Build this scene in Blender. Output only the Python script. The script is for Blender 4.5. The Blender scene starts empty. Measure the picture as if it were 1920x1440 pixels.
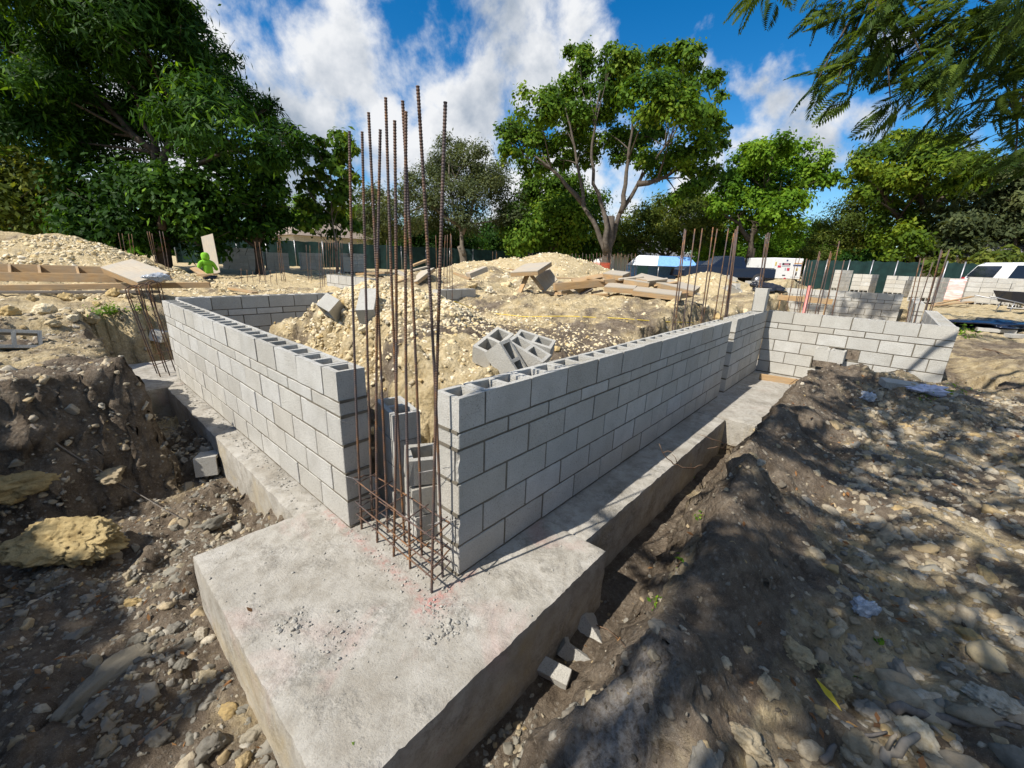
import bpy, bmesh, math, random
import numpy as np
from mathutils import Vector, Matrix, Euler

random.seed(7)
rng = np.random.default_rng(7)
scene = bpy.context.scene
COL = scene.collection
R = math.radians

# ------------------------------------------------------------------ camera
F_PX, YAW, PITCH, ROLL = 773.28, R(48.898), R(-16.551), R(2.111)
CAM = np.array([-1.1243, -1.5363, 1.8110])
_f = np.array([math.cos(PITCH) * math.sin(YAW), math.cos(PITCH) * math.cos(YAW), math.sin(PITCH)])
_r0 = np.array([math.cos(YAW), -math.sin(YAW), 0.0])
_u0 = np.cross(_r0, _f)
_r = _r0 * math.cos(ROLL) + _u0 * math.sin(ROLL)
_u = -_r0 * math.sin(ROLL) + _u0 * math.cos(ROLL)
cam_d = bpy.data.cameras.new('camera')
cam = bpy.data.objects.new('camera', cam_d)
COL.objects.link(cam)
cam.matrix_world = Matrix(((_r[0], _u[0], -_f[0], CAM[0]), (_r[1], _u[1], -_f[1], CAM[1]),
                           (_r[2], _u[2], -_f[2], CAM[2]), (0, 0, 0, 1)))
cam_d.sensor_width = 36.0
cam_d.lens = F_PX / 1920 * 36.0
cam_d.clip_start = 0.05
cam_d.clip_end = 2000
scene.camera = cam


def ray(x, y):
    return _f + _r * (x - 960) / F_PX - _u * (y - 720) / F_PX


def at(x, y, d):            # a point of the place seen at pixel (x, y), d metres away along the view axis
    return CAM + ray(x, y) * d


def on(x, y, z):            # the point of the level z seen at pixel (x, y)
    v = ray(x, y)
    return CAM + v * ((z - CAM[2]) / v[2])


# ------------------------------------------------------------------ light
SUN_DIR = np.array([-0.885, 0.215, 1.0])          # towards the sun
SUN_DIR /= np.linalg.norm(SUN_DIR)
sun_d = bpy.data.lights.new('sun', 'SUN')
sun_d.energy = 4.3
sun_d.angle = R(0.53)
sun_d.color = (1.0, 0.95, 0.865)
sun = bpy.data.objects.new('sun', sun_d)
COL.objects.link(sun)
sun.rotation_euler = Vector(-SUN_DIR).to_track_quat('-Z', 'Y').to_euler()
sun.location = (0, 0, 30)

world = bpy.data.worlds.new('World')
scene.world = world
world.use_nodes = True
wt = world.node_tree
for n in list(wt.nodes):
    wt.nodes.remove(n)


def WN(t, **kw):
    n = wt.nodes.new(t)
    for k, v in kw.items():
        setattr(n, k, v)
    return n


def wl(a, b):
    wt.links.new(a, b)


def wmath(op, a, b=None, c=None, clamp=False):
    n = WN('ShaderNodeMath', operation=op, use_clamp=clamp)
    for i, v in enumerate((a, b, c)):
        if v is None:
            continue
        if isinstance(v, (int, float)):
            n.inputs[i].default_value = v
        else:
            wl(v, n.inputs[i])
    return n.outputs[0]


sky = WN('ShaderNodeTexSky', sky_type='NISHITA')
sky.sun_disc = False
sky.sun_elevation = math.asin(SUN_DIR[2])
sky.sun_rotation = math.atan2(SUN_DIR[0], SUN_DIR[1])
sky.altitude = 0
sky.air_density = 1.0
sky.dust_density = 0.25
sky.ozone_density = 4.0
hsv = WN('ShaderNodeHueSaturation')
hsv.inputs['Saturation'].default_value = 1.40
hsv.inputs['Value'].default_value = 0.90
wl(sky.outputs[0], hsv.inputs['Color'])

# clouds: cumulus banks, placed by direction, broken up by noise
tc = WN('ShaderNodeTexCoord')
sep = WN('ShaderNodeSeparateXYZ')
wl(tc.outputs['Generated'], sep.inputs[0])
zc = wmath('MAXIMUM', wmath('ADD', sep.outputs[2], 0.22), 0.05)
px_ = wmath('DIVIDE', sep.outputs[0], zc)
py_ = wmath('DIVIDE', sep.outputs[1], zc)
comb = WN('ShaderNodeCombineXYZ')
wl(px_, comb.inputs[0]); wl(py_, comb.inputs[1])


def wnoise(vec, scale, detail, rough, dist=0.0):
    n = WN('ShaderNodeTexNoise')
    n.inputs['Scale'].default_value = scale
    n.inputs['Detail'].default_value = detail
    n.inputs['Roughness'].default_value = rough
    n.inputs['Distortion'].default_value = dist
    wl(vec, n.inputs['Vector'])
    return n.outputs[0]


wv = WN('ShaderNodeTexNoise')
wv.inputs['Scale'].default_value = 6.0
wv.inputs['Detail'].default_value = 6.0
wl(tc.outputs['Generated'], wv.inputs['Vector'])
warp = WN('ShaderNodeVectorMath', operation='MULTIPLY_ADD')
wl(wv.outputs['Color'], warp.inputs[0])
warp.inputs[1].default_value = (0.22, 0.22, 0.22)
sub = WN('ShaderNodeVectorMath', operation='SUBTRACT')
wl(tc.outputs['Generated'], sub.inputs[0])
sub.inputs[1].default_value = (0.11, 0.11, 0.11)
wl(sub.outputs[0], warp.inputs[2])
mask = None
CLOUDS = [  # pixel x, y, radius (px), weight
    (430, 60, 170, 1.0), (640, 150, 150, 1.0), (560, 250, 190, 1.0), (720, 230, 170, 1.0), (830, 330, 210, 1.0),
    (900, 190, 170, 1.0), (960, 60, 130, 1.0), (1010, 170, 150, 1.0), (760, 110, 70, .55), (640, 400, 190, .9),
    (1080, 90, 90, .95), (960, 420, 220, .9), (1340, 110, 60, .75), (1410, 150, 44, .8), (1430, 215, 80, .85), (1505, 200, 56, .72),
    (1540, 110, 28, .55), (1600, 235, 76, .95), (1510, 285, 84, .9), (1390, 300, 80, .9), (1690, 290, 72, .8), (1760, 260, 72, .7),
    (1850, 250, 72, .8), (1300, 360, 104, .9), (1100, 330, 140, .9), (300, 250, 240, .9), (1700, 60, 56, .6), (120, 60, 220, .75),
]
for (x, y, rp, w) in CLOUDS:
    d = ray(x, y)
    ln = np.linalg.norm(d)
    rad = rp / F_PX / ln ** 1.5 * 1.30
    d = d / ln
    vd = WN('ShaderNodeVectorMath', operation='DISTANCE')
    wl(warp.outputs[0], vd.inputs[0])
    vd.inputs[1].default_value = tuple(d)
    m = wmath('MULTIPLY', wmath('SUBTRACT', 1.0, wmath('DIVIDE', vd.outputs['Value'], rad)), w)
    mask = m if mask is None else wmath('MAXIMUM', mask, m)
# unseen sky behind the camera: cumulus thickened to make the fill light whiter
amb = wmath('SUBTRACT', wnoise(comb.outputs[0], 0.9, 3, .5), 0.34)
fwdot = WN('ShaderNodeVectorMath', operation='DOT_PRODUCT')
wl(tc.outputs['Generated'], fwdot.inputs[0])
fwdot.inputs[1].default_value = tuple(_f)
behind = wmath('MULTIPLY', wmath('SUBTRACT', 0.35, fwdot.outputs['Value']), 4.0, clamp=True)
mask = wmath('MAXIMUM', mask, wmath('ADD', wmath('MULTIPLY', amb, 2.5), wmath('MULTIPLY', wmath('SUBTRACT', behind, 1.0), 2.0)))
n1 = wnoise(tc.outputs['Generated'], 7.5, 12, .6, .15)
n2 = wnoise(tc.outputs['Generated'], 3.2, 6, .55)
dens = wmath('ADD', mask, wmath('MULTIPLY', wmath('SUBTRACT', n1, 0.52), 2.6))
alpha = WN('ShaderNodeMapRange', interpolation_type='SMOOTHSTEP')
alpha.inputs[1].default_value = 0.10
alpha.inputs[2].default_value = 0.78
wl(dens, alpha.inputs[0])
# thick parts turn grey-blue, edges stay white
off = WN('ShaderNodeVectorMath', operation='ADD')
wl(tc.outputs['Generated'], off.inputs[0])
off.inputs[1].default_value = tuple(SUN_DIR * 0.035)
n1b = wnoise(off.outputs[0], 7.5, 12, .6, .15)
relief = wmath('MULTIPLY', wmath('SUBTRACT', n1, n1b), 2.2)
thick = wmath('MULTIPLY', wmath('SUBTRACT', wmath('ADD', wmath('MULTIPLY', dens, .55), wmath('MULTIPLY', wmath('SUBTRACT', n2, .5), 4.6)), 0.16), 1.05)
shade = wmath('SUBTRACT', thick, relief, clamp=True)
cc = WN('ShaderNodeMix', data_type='RGBA')
wl(shade, cc.inputs[0])
cc.inputs[6].default_value = (5.7, 5.8, 5.95, 1)
cc.inputs[7].default_value = (2.2, 2.65, 3.3, 1)
mx = WN('ShaderNodeMix', data_type='RGBA')
wl(alpha.outputs[0], mx.inputs[0])
wl(hsv.outputs[0], mx.inputs[6])
wl(cc.outputs[2], mx.inputs[7])
bg = WN('ShaderNodeBackground')
bg.inputs['Strength'].default_value = 0.10
wl(mx.outputs[2], bg.inputs['Color'])
wo = WN('ShaderNodeOutputWorld')
wl(bg.outputs[0], wo.inputs['Surface'])

scene.view_settings.view_transform = 'Standard'
scene.view_settings.look = 'None'
scene.view_settings.exposure = 0.66
scene.view_settings.gamma = 1.0
scene.view_settings.use_curve_mapping = False
scene.render.engine = 'CYCLES'
scene.cycles.max_bounces = 6
scene.cycles.transparent_max_bounces = 8
scene.cycles.use_denoising = True

# ------------------------------------------------------------------ helpers


def tag(o, label=None, cat=None, group=None, kind=None):
    if label: o['label'] = label
    if cat: o['category'] = cat
    if group: o['group'] = group
    if kind: o['kind'] = kind
    return o


def empty(name, loc=(0, 0, 0), rz=0.0, rot=None):
    o = bpy.data.objects.new(name, None)
    COL.objects.link(o)
    o.empty_display_size = 0.1
    o.location = [float(v) for v in loc]
    o.rotation_euler = rot if rot is not None else (0, 0, rz)
    return o


def link(name, me, parent=None, loc=None, rot=None, mat=None):
    o = bpy.data.objects.new(name, me)
    COL.objects.link(o)
    if parent is not None: o.parent = parent
    if loc is not None: o.location = [float(v) for v in loc]
    if rot is not None: o.rotation_euler = rot
    if mat is not None and len(me.materials) == 0: me.materials.append(mat)
    return o


def np_mesh(name, V, Fq, mats=None, smooth=False, midx=None):
    """mesh out of arrays: V (n,3), Fq (m,3) or (m,4)"""
    V = np.asarray(V, np.float32); Fq = np.asarray(Fq, np.int32)
    me = bpy.data.meshes.new(name)
    k = Fq.shape[1]
    me.vertices.add(len(V)); me.vertices.foreach_set('co', V.ravel())
    me.loops.add(Fq.size); me.loops.foreach_set('vertex_index', Fq.ravel())
    me.polygons.add(len(Fq))
    me.polygons.foreach_set('loop_start', np.arange(0, Fq.size, k, dtype=np.int32))
    me.polygons.foreach_set('loop_total', np.full(len(Fq), k, np.int32))
    if smooth: me.polygons.foreach_set('use_smooth', np.ones(len(Fq), bool))
    if midx is not None: me.polygons.foreach_set('material_index', np.asarray(midx, np.int32))
    me.update(calc_edges=True)
    for m in (mats or []): me.materials.append(m)
    return me


class MB:
    """collects boxes, bars and tubes into ONE mesh"""

    def __init__(s):
        s.v = []; s.f = []; s.mi = []; s.sm = []

    def add(s, V, F, mi=0, smooth=False):
        b = len(s.v)
        s.v += [tuple(float(c) for c in p) for p in V]
        for f in F:
            s.f.append(tuple(b + i for i in f)); s.mi.append(mi); s.sm.append(smooth)

    def box(s, x0, x1, y0, y1, z0, z1, mi=0, M=None, bev=0.0):
        if bev > 0:
            bm = bmesh.new(); bmesh.ops.create_cube(bm, size=1.0)
            for v in bm.verts:
                v.co = Vector(((x0 + x1) / 2 + v.co.x * (x1 - x0), (y0 + y1) / 2 + v.co.y * (y1 - y0), (z0 + z1) / 2 + v.co.z * (z1 - z0)))
            bmesh.ops.bevel(bm, geom=bm.edges[:], offset=bev, segments=1, affect='EDGES', profile=.5)
            bm.verts.index_update()
            V = [v.co.copy() for v in bm.verts]; F = [[v.index for v in f.verts] for f in bm.faces]
            bm.free()
        else:
            V = [Vector(p) for p in ((x0, y0, z0), (x1, y0, z0), (x1, y1, z0), (x0, y1, z0), (x0, y0, z1), (x1, y0, z1), (x1, y1, z1), (x0, y1, z1))]
            F = [(0, 3, 2, 1), (4, 5, 6, 7), (0, 1, 5, 4), (1, 2, 6, 5), (2, 3, 7, 6), (3, 0, 4, 7)]
        if M is not None: V = [M @ p for p in V]
        s.add(V, F, mi)

    def tube(s, pts, rad, n=8, mi=0, caps=True, smooth=True):
        pts = [Vector([float(c) for c in p]) for p in pts]
        if isinstance(rad, (int, float)): rad = [rad] * len(pts)
        V = []; F = []
        t0 = (pts[1] - pts[0]).normalized()
        a = t0.cross(Vector((0, 0, 1)))
        if a.length < .1: a = t0.cross(Vector((1, 0, 0)))
        a.normalize()
        for i, p in enumerate(pts):
            t = (pts[min(i + 1, len(pts) - 1)] - pts[max(i - 1, 0)]).normalized()
            a = (a - t * a.dot(t)).normalized(); b = t.cross(a)
            for k in range(n):
                an = 2 * math.pi * k / n
                V.append(p + (a * math.cos(an) + b * math.sin(an)) * rad[i])
        for i in range(len(pts) - 1):
            for k in range(n):
                F.append((i * n + k, i * n + (k + 1) % n, (i + 1) * n + (k + 1) % n, (i + 1) * n + k))
        if caps:
            F.append(tuple(range(n - 1, -1, -1))); F.append(tuple((len(pts) - 1) * n + k for k in range(n)))
        s.add(V, F, mi, smooth)

    def prism(s, poly, z0, z1, mi=0, M=None):
        n = len(poly)
        V = [Vector((x, y, z0)) for x, y in poly] + [Vector((x, y, z1)) for x, y in poly]
        if M is not None: V = [M @ p for p in V]
        F = [tuple(range(n - 1, -1, -1)), tuple(range(n, 2 * n))] + [(i, (i + 1) % n, n + (i + 1) % n, n + i) for i in range(n)]
        s.add(V, F, mi)

    def mesh(s, name, mats):
        me = bpy.data.meshes.new(name)
        me.from_pydata(s.v, [], s.f)
        me.polygons.foreach_set('material_index', s.mi)
        me.polygons.foreach_set('use_smooth', s.sm)
        me.update()
        for m in (mats if isinstance(mats, (list, tuple)) else [mats]): me.materials.append(m)
        return me

    def build(s, name, mats, parent=None, loc=None, rot=None):
        return link(name, s.mesh(name, mats), parent, loc, rot)


# vectorised gradient noise
_P = np.random.default_rng(3).permutation(4096)
_G = np.random.default_rng(4).normal(size=(4096, 3)); _G /= np.linalg.norm(_G, axis=1)[:, None]


def pnoise(x, y, z=0.0):
    x = np.asarray(x, float); y = np.asarray(y, float); z = np.broadcast_to(np.asarray(z, float), x.shape)
    xi = np.floor(x).astype(int); yi = np.floor(y).astype(int); zi = np.floor(z).astype(int)
    xf, yf, zf = x - xi, y - yi, z - zi
    fu, fv, fw = [t * t * t * (t * (t * 6 - 15) + 10) for t in (xf, yf, zf)]
    out = 0
    for dx in (0, 1):
        for dy in (0, 1):
            for dz in (0, 1):
                g = _G[_P[(_P[(_P[(xi + dx) & 4095] + yi + dy) & 4095] + zi + dz) & 4095]]
                w = (fu if dx else 1 - fu) * (fv if dy else 1 - fv) * (fw if dz else 1 - fw)
                out = out + w * (g[..., 0] * (xf - dx) + g[..., 1] * (yf - dy) + g[..., 2] * (zf - dz))
    return out * 1.6


def fbm(x, y, z=0.0, o=4, lac=2.1, gain=.5):
    a, s, t = 1.0, 1.0, 0
    for i in range(o):
        t = t + a * pnoise(x * s + 17.3 * i, y * s - 9.1 * i, np.asarray(z) * s)
        a *= gain; s *= lac
    return t


def sstep(a, b, x):
    t = np.clip((x - a) / (b - a), 0, 1)
    return t * t * (3 - 2 * t)


# ------------------------------------------------------------------ materials
MATS = {}


class NT:
    def __init__(s, name):
        s.m = bpy.data.materials.new(name); s.m.use_nodes = True
        s.t = s.m.node_tree; s.b = s.t.nodes['Principled BSDF']
        MATS[name] = s.m
        s.tc = s.t.nodes.new('ShaderNodeTexCoord')
        s.geo = None

    def N(s, t, **kw):
        n = s.t.nodes.new(t)
        for k, v in kw.items(): setattr(n, k, v)
        return n

    def L(s, a, b): s.t.links.new(a, b)

    def pos(s):
        if s.geo is None: s.geo = s.N('ShaderNodeNewGeometry')
        return s.geo.outputs['Position']

    def noise(s, scale, detail=4, rough=.55, vec=None, dist=0.0):
        n = s.N('ShaderNodeTexNoise')
        n.inputs['Scale'].default_value = scale; n.inputs['Detail'].default_value = detail
        n.inputs['Roughness'].default_value = rough; n.inputs['Distortion'].default_value = dist
        s.L(vec if vec is not None else s.pos(), n.inputs['Vector'])
        return n.outputs[0]

    def voro(s, scale, vec=None, feature='F1', out='Distance'):
        n = s.N('ShaderNodeTexVoronoi', feature=feature)
        n.inputs['Scale'].default_value = scale
        s.L(vec if vec is not None else s.pos(), n.inputs['Vector'])
        return n.outputs[out]

    def ramp(s, fac, stops, interp='LINEAR'):
        n = s.N('ShaderNodeValToRGB'); n.color_ramp.interpolation = interp
        e = n.color_ramp.elements
        while len(e) < len(stops): e.new(.5)
        for el, (p, c) in zip(e, stops):
            el.position = p
            el.color = (c, c, c, 1) if isinstance(c, (int, float)) else (*c, 1)
        s.L(fac, n.inputs[0])
        return n.outputs[0]

    def mix(s, fac, a, b, blend='MIX'):
        n = s.N('ShaderNodeMix', data_type='RGBA', blend_type=blend)
        for i, v in ((0, fac), (6, a), (7, b)):
            if isinstance(v, (int, float)): n.inputs[i].default_value = v if i == 0 else (v, v, v, 1)
            elif isinstance(v, tuple): n.inputs[i].default_value = (*v, 1)
            else: s.L(v, n.inputs[i])
        return n.outputs[2]

    def math(s, op, a, b=0.0, clamp=False):
        n = s.N('ShaderNodeMath', operation=op, use_clamp=clamp)
        for i, v in enumerate((a, b)):
            if isinstance(v, (int, float)): n.inputs[i].default_value = v
            else: s.L(v, n.inputs[i])
        return n.outputs[0]

    def bump(s, h, strength=.5, dist=.01):
        n = s.N('ShaderNodeBump')
        n.inputs['Strength'].default_value = strength; n.inputs['Distance'].default_value = dist
        s.L(h, n.inputs['Height'])
        s.L(n.outputs[0], s.b.inputs['Normal'])

    def out(s, col, rough=.9, spec=.2, metal=0.0):
        if isinstance(col, tuple): s.b.inputs['Base Color'].default_value = (*col, 1)
        else: s.L(col, s.b.inputs['Base Color'])
        if isinstance(rough, (int, float)): s.b.inputs['Roughness'].default_value = rough
        else: s.L(rough, s.b.inputs['Roughness'])
        s.b.inputs['Specular IOR Level'].default_value = spec
        s.b.inputs['Metallic'].default_value = metal
        return s.m

    def rand(s):
        return s.N('ShaderNodeObjectInfo').outputs['Random']

    def attr(s, name):
        return s.N('ShaderNodeAttribute', attribute_name=name).outputs['Fac']


def plain(name, col, rough=.6, spec=.3, metal=0.0, var=.15, scale=8.0):
    s = NT(name)
    n = s.noise(scale, 5, .6, s.tc.outputs['Object'])
    c = s.mix(s.ramp(n, [(.35, 0.0), (.65, 1.0)]), tuple(v * (1 - var) for v in col), tuple(min(1, v * (1 + var)) for v in col))
    return s.out(c, rough, spec, metal)


# concrete block: porous grey, each block its own tint
s = NT('concrete_block')
O = s.tc.outputs['Object']
off = s.N('ShaderNodeVectorMath', operation='MULTIPLY_ADD')
oi = s.N('ShaderNodeObjectInfo')
s.L(oi.outputs['Random'], off.inputs[0]); off.inputs[1].default_value = (37, 23, 51); s.L(O, off.inputs[2])
P = off.outputs[0]
fine = s.noise(120, 4, .75, P)
grit = s.voro(95, P)
blot = s.noise(5.0, 5, .6, P)
tint = s.ramp(oi.outputs['Random'], [(0, (.43, .41, .365)), (.3, (.51, .49, .44)), (.55, (.48, .465, .425)), (.8, (.57, .555, .515)), (1, (.48, .45, .39))])
c = s.mix(s.ramp(blot, [(.3, 0.0), (.7, .5)]), tint, (.33, .305, .26))
c = s.mix(s.ramp(fine, [(.30, .8), (.46, 0.0)]), c, (.15, .135, .11))
c = s.mix(s.ramp(grit, [(.12, .40), (.3, 0.0)]), c, (.66, .64, .58))
s.bump(s.math('ADD', s.math('MULTIPLY', fine, 1.0), s.math('MULTIPLY', s.noise(60, 4, .6, P), .8)), .8, .008)
BLOCK = s.out(c, .95, .12)

s = NT('mortar')
n = s.noise(9, 6, .65)
c = s.ramp(n, [(.3, (.105, .09, .068)), (.6, (.165, .145, .112)), (.8, (.25, .225, .18))])
s.bump(s.noise(120, 4, .7), .6, .006)
MORTAR = s.out(c, .95, .1)

# footing concrete: pale, stained, some pink marking paint
s = NT('footing_concrete')
n1 = s.noise(2.6, 8, .65, dist=.4); n2 = s.noise(11, 8, .7); n3 = s.noise(85, 5, .7)
c = s.ramp(n1, [(.28, (.27, .24, .195)), (.45, (.36, .335, .29)), (.62, (.43, .405, .36)), (.78, (.49, .47, .43))])
c = s.mix(s.ramp(n2, [(.46, 0.0), (.64, .65)]), c, (.25, .225, .185))
c = s.mix(s.ramp(n3, [(.32, .6), (.45, 0.0)]), c, (.20, .18, .15))
rgh = s.ramp(s.noise(3.6, 5, .6, dist=.35), [(.50, 0.0), (.62, .75)])
n4 = s.noise(38, 5, .8)
c = s.mix(s.math('MULTIPLY', rgh, s.ramp(n4, [(.42, .75), (.55, 0.0)])), c, (.17, .155, .13))
pk = s.noise(1.7, 5, .6, dist=.8)
c = s.mix(s.math('MULTIPLY', s.ramp(pk, [(.56, 0.0), (.70, .30)]), s.attr('paint')), c, (.52, .30, .27))
c = s.mix(s.math('MULTIPLY', s.math('MULTIPLY', s.attr('line'), s.ramp(s.noise(22, 6, .7), [(.40, 0.0), (.62, 1.0)])), .40), c, (.50, .18, .16))
stain = s.ramp(s.noise(1.1, 6, .65, dist=1.2), [(.5, 0.0), (.66, .5)])
c = s.mix(s.math('MULTIPLY', stain, s.attr('side')), c, (.43, .34, .19))
s.bump(s.math('ADD', s.math('ADD', s.math('MULTIPLY', n3, .6), n2), s.math('MULTIPLY', s.math('MULTIPLY', rgh, n4), 1.6)), .7, .012)
FOOT = s.out(c, .93, .15)

# ground: grey-brown dirt and pale limestone marl, mixed by the 'tan' attribute of the sheet
s = NT('soil')
n1 = s.noise(1.3, 8, .65, dist=.5); n2 = s.noise(7, 8, .7); n3 = s.noise(48, 6, .7); n4 = s.noise(190, 3, .7)
v = s.voro(26)
dirt = s.ramp(n2, [(.28, (.08, .06, .044)), (.46, (.15, .116, .084)), (.60, (.215, .172, .127)), (.78, (.31, .26, .20))])
dirt = s.mix(s.ramp(v, [(.10, .50), (.32, 0.0)]), dirt, (.33, .29, .235))
tan = s.ramp(n2, [(.25, (.33, .24, .12)), (.45, (.48, .375, .21)), (.62, (.60, .49, .305)), (.80, (.70, .61, .44))])
tan = s.mix(s.ramp(v, [(.08, .5), (.35, 0.0)]), tan, (.66, .56, .37))
f = s.math('ADD', s.attr('tan'), s.math('MULTIPLY', s.math('SUBTRACT', n1, .5), 1.5))
c = s.mix(s.ramp(f, [(.35, 0.0), (.62, 1.0)]), dirt, tan)
c = s.mix(s.ramp(n3, [(.30, .65), (.46, 0.0)]), c, (.085, .07, .052))
c = s.mix(s.ramp(n4, [(.56, 0.0), (.72, .40)]), c, (.56, .50, .40))
c = s.mix(s.math('MULTIPLY', s.attr('pale'), s.ramp(n3, [(.34, 0.0), (.6, 1.0)])), c, (.50, .485, .46))
h = s.math('ADD', s.math('MULTIPLY', n3, 1.0), s.math('ADD', s.math('MULTIPLY', n4, .35), s.math('MULTIPLY', v, -.5)))
s.bump(h, .9, .035)
SOIL = s.out(c, 1.0, .05)


def rockmat(name, stops, speck, bd=.0025):
    s = NT(name)
    oi = s.N('ShaderNodeObjectInfo')
    off = s.N('ShaderNodeVectorMath', operation='MULTIPLY_ADD')
    s.L(oi.outputs['Random'], off.inputs[0]); off.inputs[1].default_value = (41, 29, 67); s.L(s.tc.outputs['Object'], off.inputs[2])
    P = off.outputs[0]
    c = s.ramp(oi.outputs['Random'], stops)
    n = s.noise(3.2, 7, .7, P)
    c = s.mix(s.ramp(n, [(.45, 0.0), (.66, .7)]), c, speck)
    n2 = s.noise(14, 5, .7, P)
    c = s.mix(s.ramp(n2, [(.26, .55), (.42, 0.0)]), c, tuple(v * .45 for v in speck))
    s.bump(s.math('ADD', n2, s.noise(40, 4, .7, P)), .8, bd)
    return s.out(c, .97, .1)


ROCK_TAN = rockmat('limestone', [(0, (.55, .44, .26)), (.25, (.64, .54, .35)), (.5, (.70, .62, .46)), (.7, (.48, .35, .16)), (.85, (.60, .50, .33)), (1, (.74, .69, .58))], (.46, .35, .18))
ROCK_GREY = rockmat('grey_rubble', [(0, (.17, .155, .125)), (.25, (.24, .225, .185)), (.5, (.31, .285, .24)), (.68, (.21, .195, .165)), (.85, (.38, .31, .19)), (1, (.42, .385, .32))], (.25, .225, .18))
STONE_TAN = rockmat('limestone_chunk', [(0, (.55, .44, .26)), (.25, (.64, .54, .35)), (.5, (.70, .62, .46)), (.7, (.48, .35, .16)), (.85, (.60, .50, .33)), (1, (.74, .69, .58))], (.46, .35, .18), .008)
STONE_GREY = rockmat('grey_stone', [(0, (.17, .155, .125)), (.25, (.24, .225, .185)), (.5, (.31, .285, .24)), (.68, (.21, .195, .165)), (.85, (.38, .31, .19)), (1, (.42, .385, .32))], (.25, .225, .18), .008)
ROCK_MORTAR = rockmat('mortar_crumb', [(0, (.33, .31, .27)), (.5, (.40, .38, .335)), (1, (.48, .46, .41))], (.36, .34, .30))
ROCK_YELLOW = rockmat('yellow_limestone', [(0, (.46, .34, .15)), (.5, (.52, .40, .20)), (1, (.56, .45, .25))], (.30, .21, .09), .02)
ROCK_DUSTY = rockmat('dusty_limestone', [(0, (.26, .215, .15)), (.25, (.36, .30, .21)), (.45, (.46, .39, .28)), (.62, (.42, .30, .14)), (.8, (.30, .26, .20)), (1, (.58, .52, .41))], (.24, .19, .125))
STONE_DUSTY = rockmat('dusty_stone', [(0, (.33, .27, .18)), (.25, (.44, .37, .26)), (.5, (.52, .44, .30)), (.7, (.50, .36, .16)), (.85, (.38, .33, .25)), (1, (.60, .54, .43))], (.28, .215, .13), .008)
ROCK_DIRT = rockmat('dirt_clod', [(0, (.10, .082, .062)), (.4, (.17, .145, .112)), (.75, (.24, .21, .165)), (1, (.40, .35, .27))], (.14, .12, .09))

s = NT('rust_steel')
n = s.noise(18, 5, .65); n2 = s.noise(3, 4, .6)
c = s.ramp(n, [(.3, (.060, .045, .042)), (.46, (.135, .076, .046)), (.62, (.26, .125, .048)), (.8, (.36, .20, .09))])
c = s.mix(s.ramp(n2, [(.42, .75), (.6, 0.0)]), c, (.085, .075, .080))
REBAR = s.out(c, .72, .35, .25)
s = NT('bright_wire')
WIRE = s.out((.36, .34, .32), .45, .5, .8)


def woodmat(name, a, b, grey):
    s = NT(name)
    O = s.tc.outputs['Object']
    mp = s.N('ShaderNodeMapping'); mp.inputs['Scale'].default_value = (1.2, 18, 18); s.L(O, mp.inputs[0])
    g = s.noise(3.0, 6, .65, mp.outputs[0], dist=.6)
    c = s.ramp(g, [(.3, a), (.62, b)])
    c = s.mix(s.ramp(s.noise(3.5, 5, .6, O), [(.42, 0.0), (.66, .75)]), c, grey)
    rnd = s.rand()
    c = s.mix(s.math('MULTIPLY', rnd, .35), c, grey)
    s.bump(g, .3, .004)
    return s.out(c, .8, .2)


WOOD = woodmat('form_lumber', (.30, .175, .075), (.48, .31, .15), (.32, .25, .17))
PLY = woodmat('form_plywood', (.36, .29, .21), (.47, .40, .30), (.36, .33, .28))
DARKWOOD = woodmat('weathered_wood', (.10, .085, .07), (.20, .17, .14), (.16, .145, .13))
# ------------------------------------------------------------------ the ground sheet
PAD = (-0.80, 1.05, -0.52, 1.31)


def rdist(x, y, x0, x1, y0, y1):
    dx = np.maximum(np.maximum(x0 - x, x - x1), 0); dy = np.maximum(np.maximum(y0 - y, y - y1), 0)
    return np.hypot(dx, dy)


PILES = [  # pixel of the crest, distance, slope, rounding
    (705, 531, 5.3, .62, .35), (775, 546, 5.1, .55, .35), (630, 590, 4.7, .75, .3), (850, 606, 4.6, .45, .4), (930, 690, 3.75, .40, .3), (740, 640, 4.0, .6, .3),
    (850, 503, 11.5, .42, .5), (905, 498, 12.0, .38, .6), (985, 520, 11.0, .42, .5), (940, 545, 9.6, .4, .4),
    (1035, 474, 17.0, .42, .9), (960, 484, 17.0, .36, .8), (1085, 486, 17.5, .45, .6), (900, 489, 17.5, .36, .8),
    (1465, 522, 15.0, .52, .4), (1435, 540, 14.0, .45, .5), (1400, 548, 12.5, .3, .6), (1330, 510, 19.0, .4, .6),
    (990, 549, 8.9, .28, .6), (1100, 553, 8.6, .25, .7), (1210, 554, 8.4, .25, .7), (785, 508, 10.2, .5, .4), (745, 520, 9.9, .5, .4), (700, 516, 10.7, .4, .4), (100, 546, 8.4, .35, .6), (0, 546, 8.2, .35, .6), (222, 546, 8.5, .35, .5), (890, 528, 10.0, .3, .6),
    (1265, 588, 8.3, .40, .4), (1330, 566, 10.0, .32, .5), (1010, 600, 7.0, .3, .5), (1120, 590, 8.0, .3, .6),
    (0, 432, 12.0, .50, .8), (100, 437, 12.3, .52, .7), (165, 460, 12.2, .52, .6), (235, 496, 11.6, .52, .5), (320, 520, 11.3, .45, .5), (395, 538, 11.0, .40, .4),
    (-120, 420, 12.0, .5, .8), (530, 512, 17.0, .35, .6), (640, 512, 18, .35, .6),
]
_piles = []
for (px, py, d, sl, rr) in PILES:
    p = at(px, py, d)
    _piles.append((p[0], p[1], p[2], sl, rr))


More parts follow.
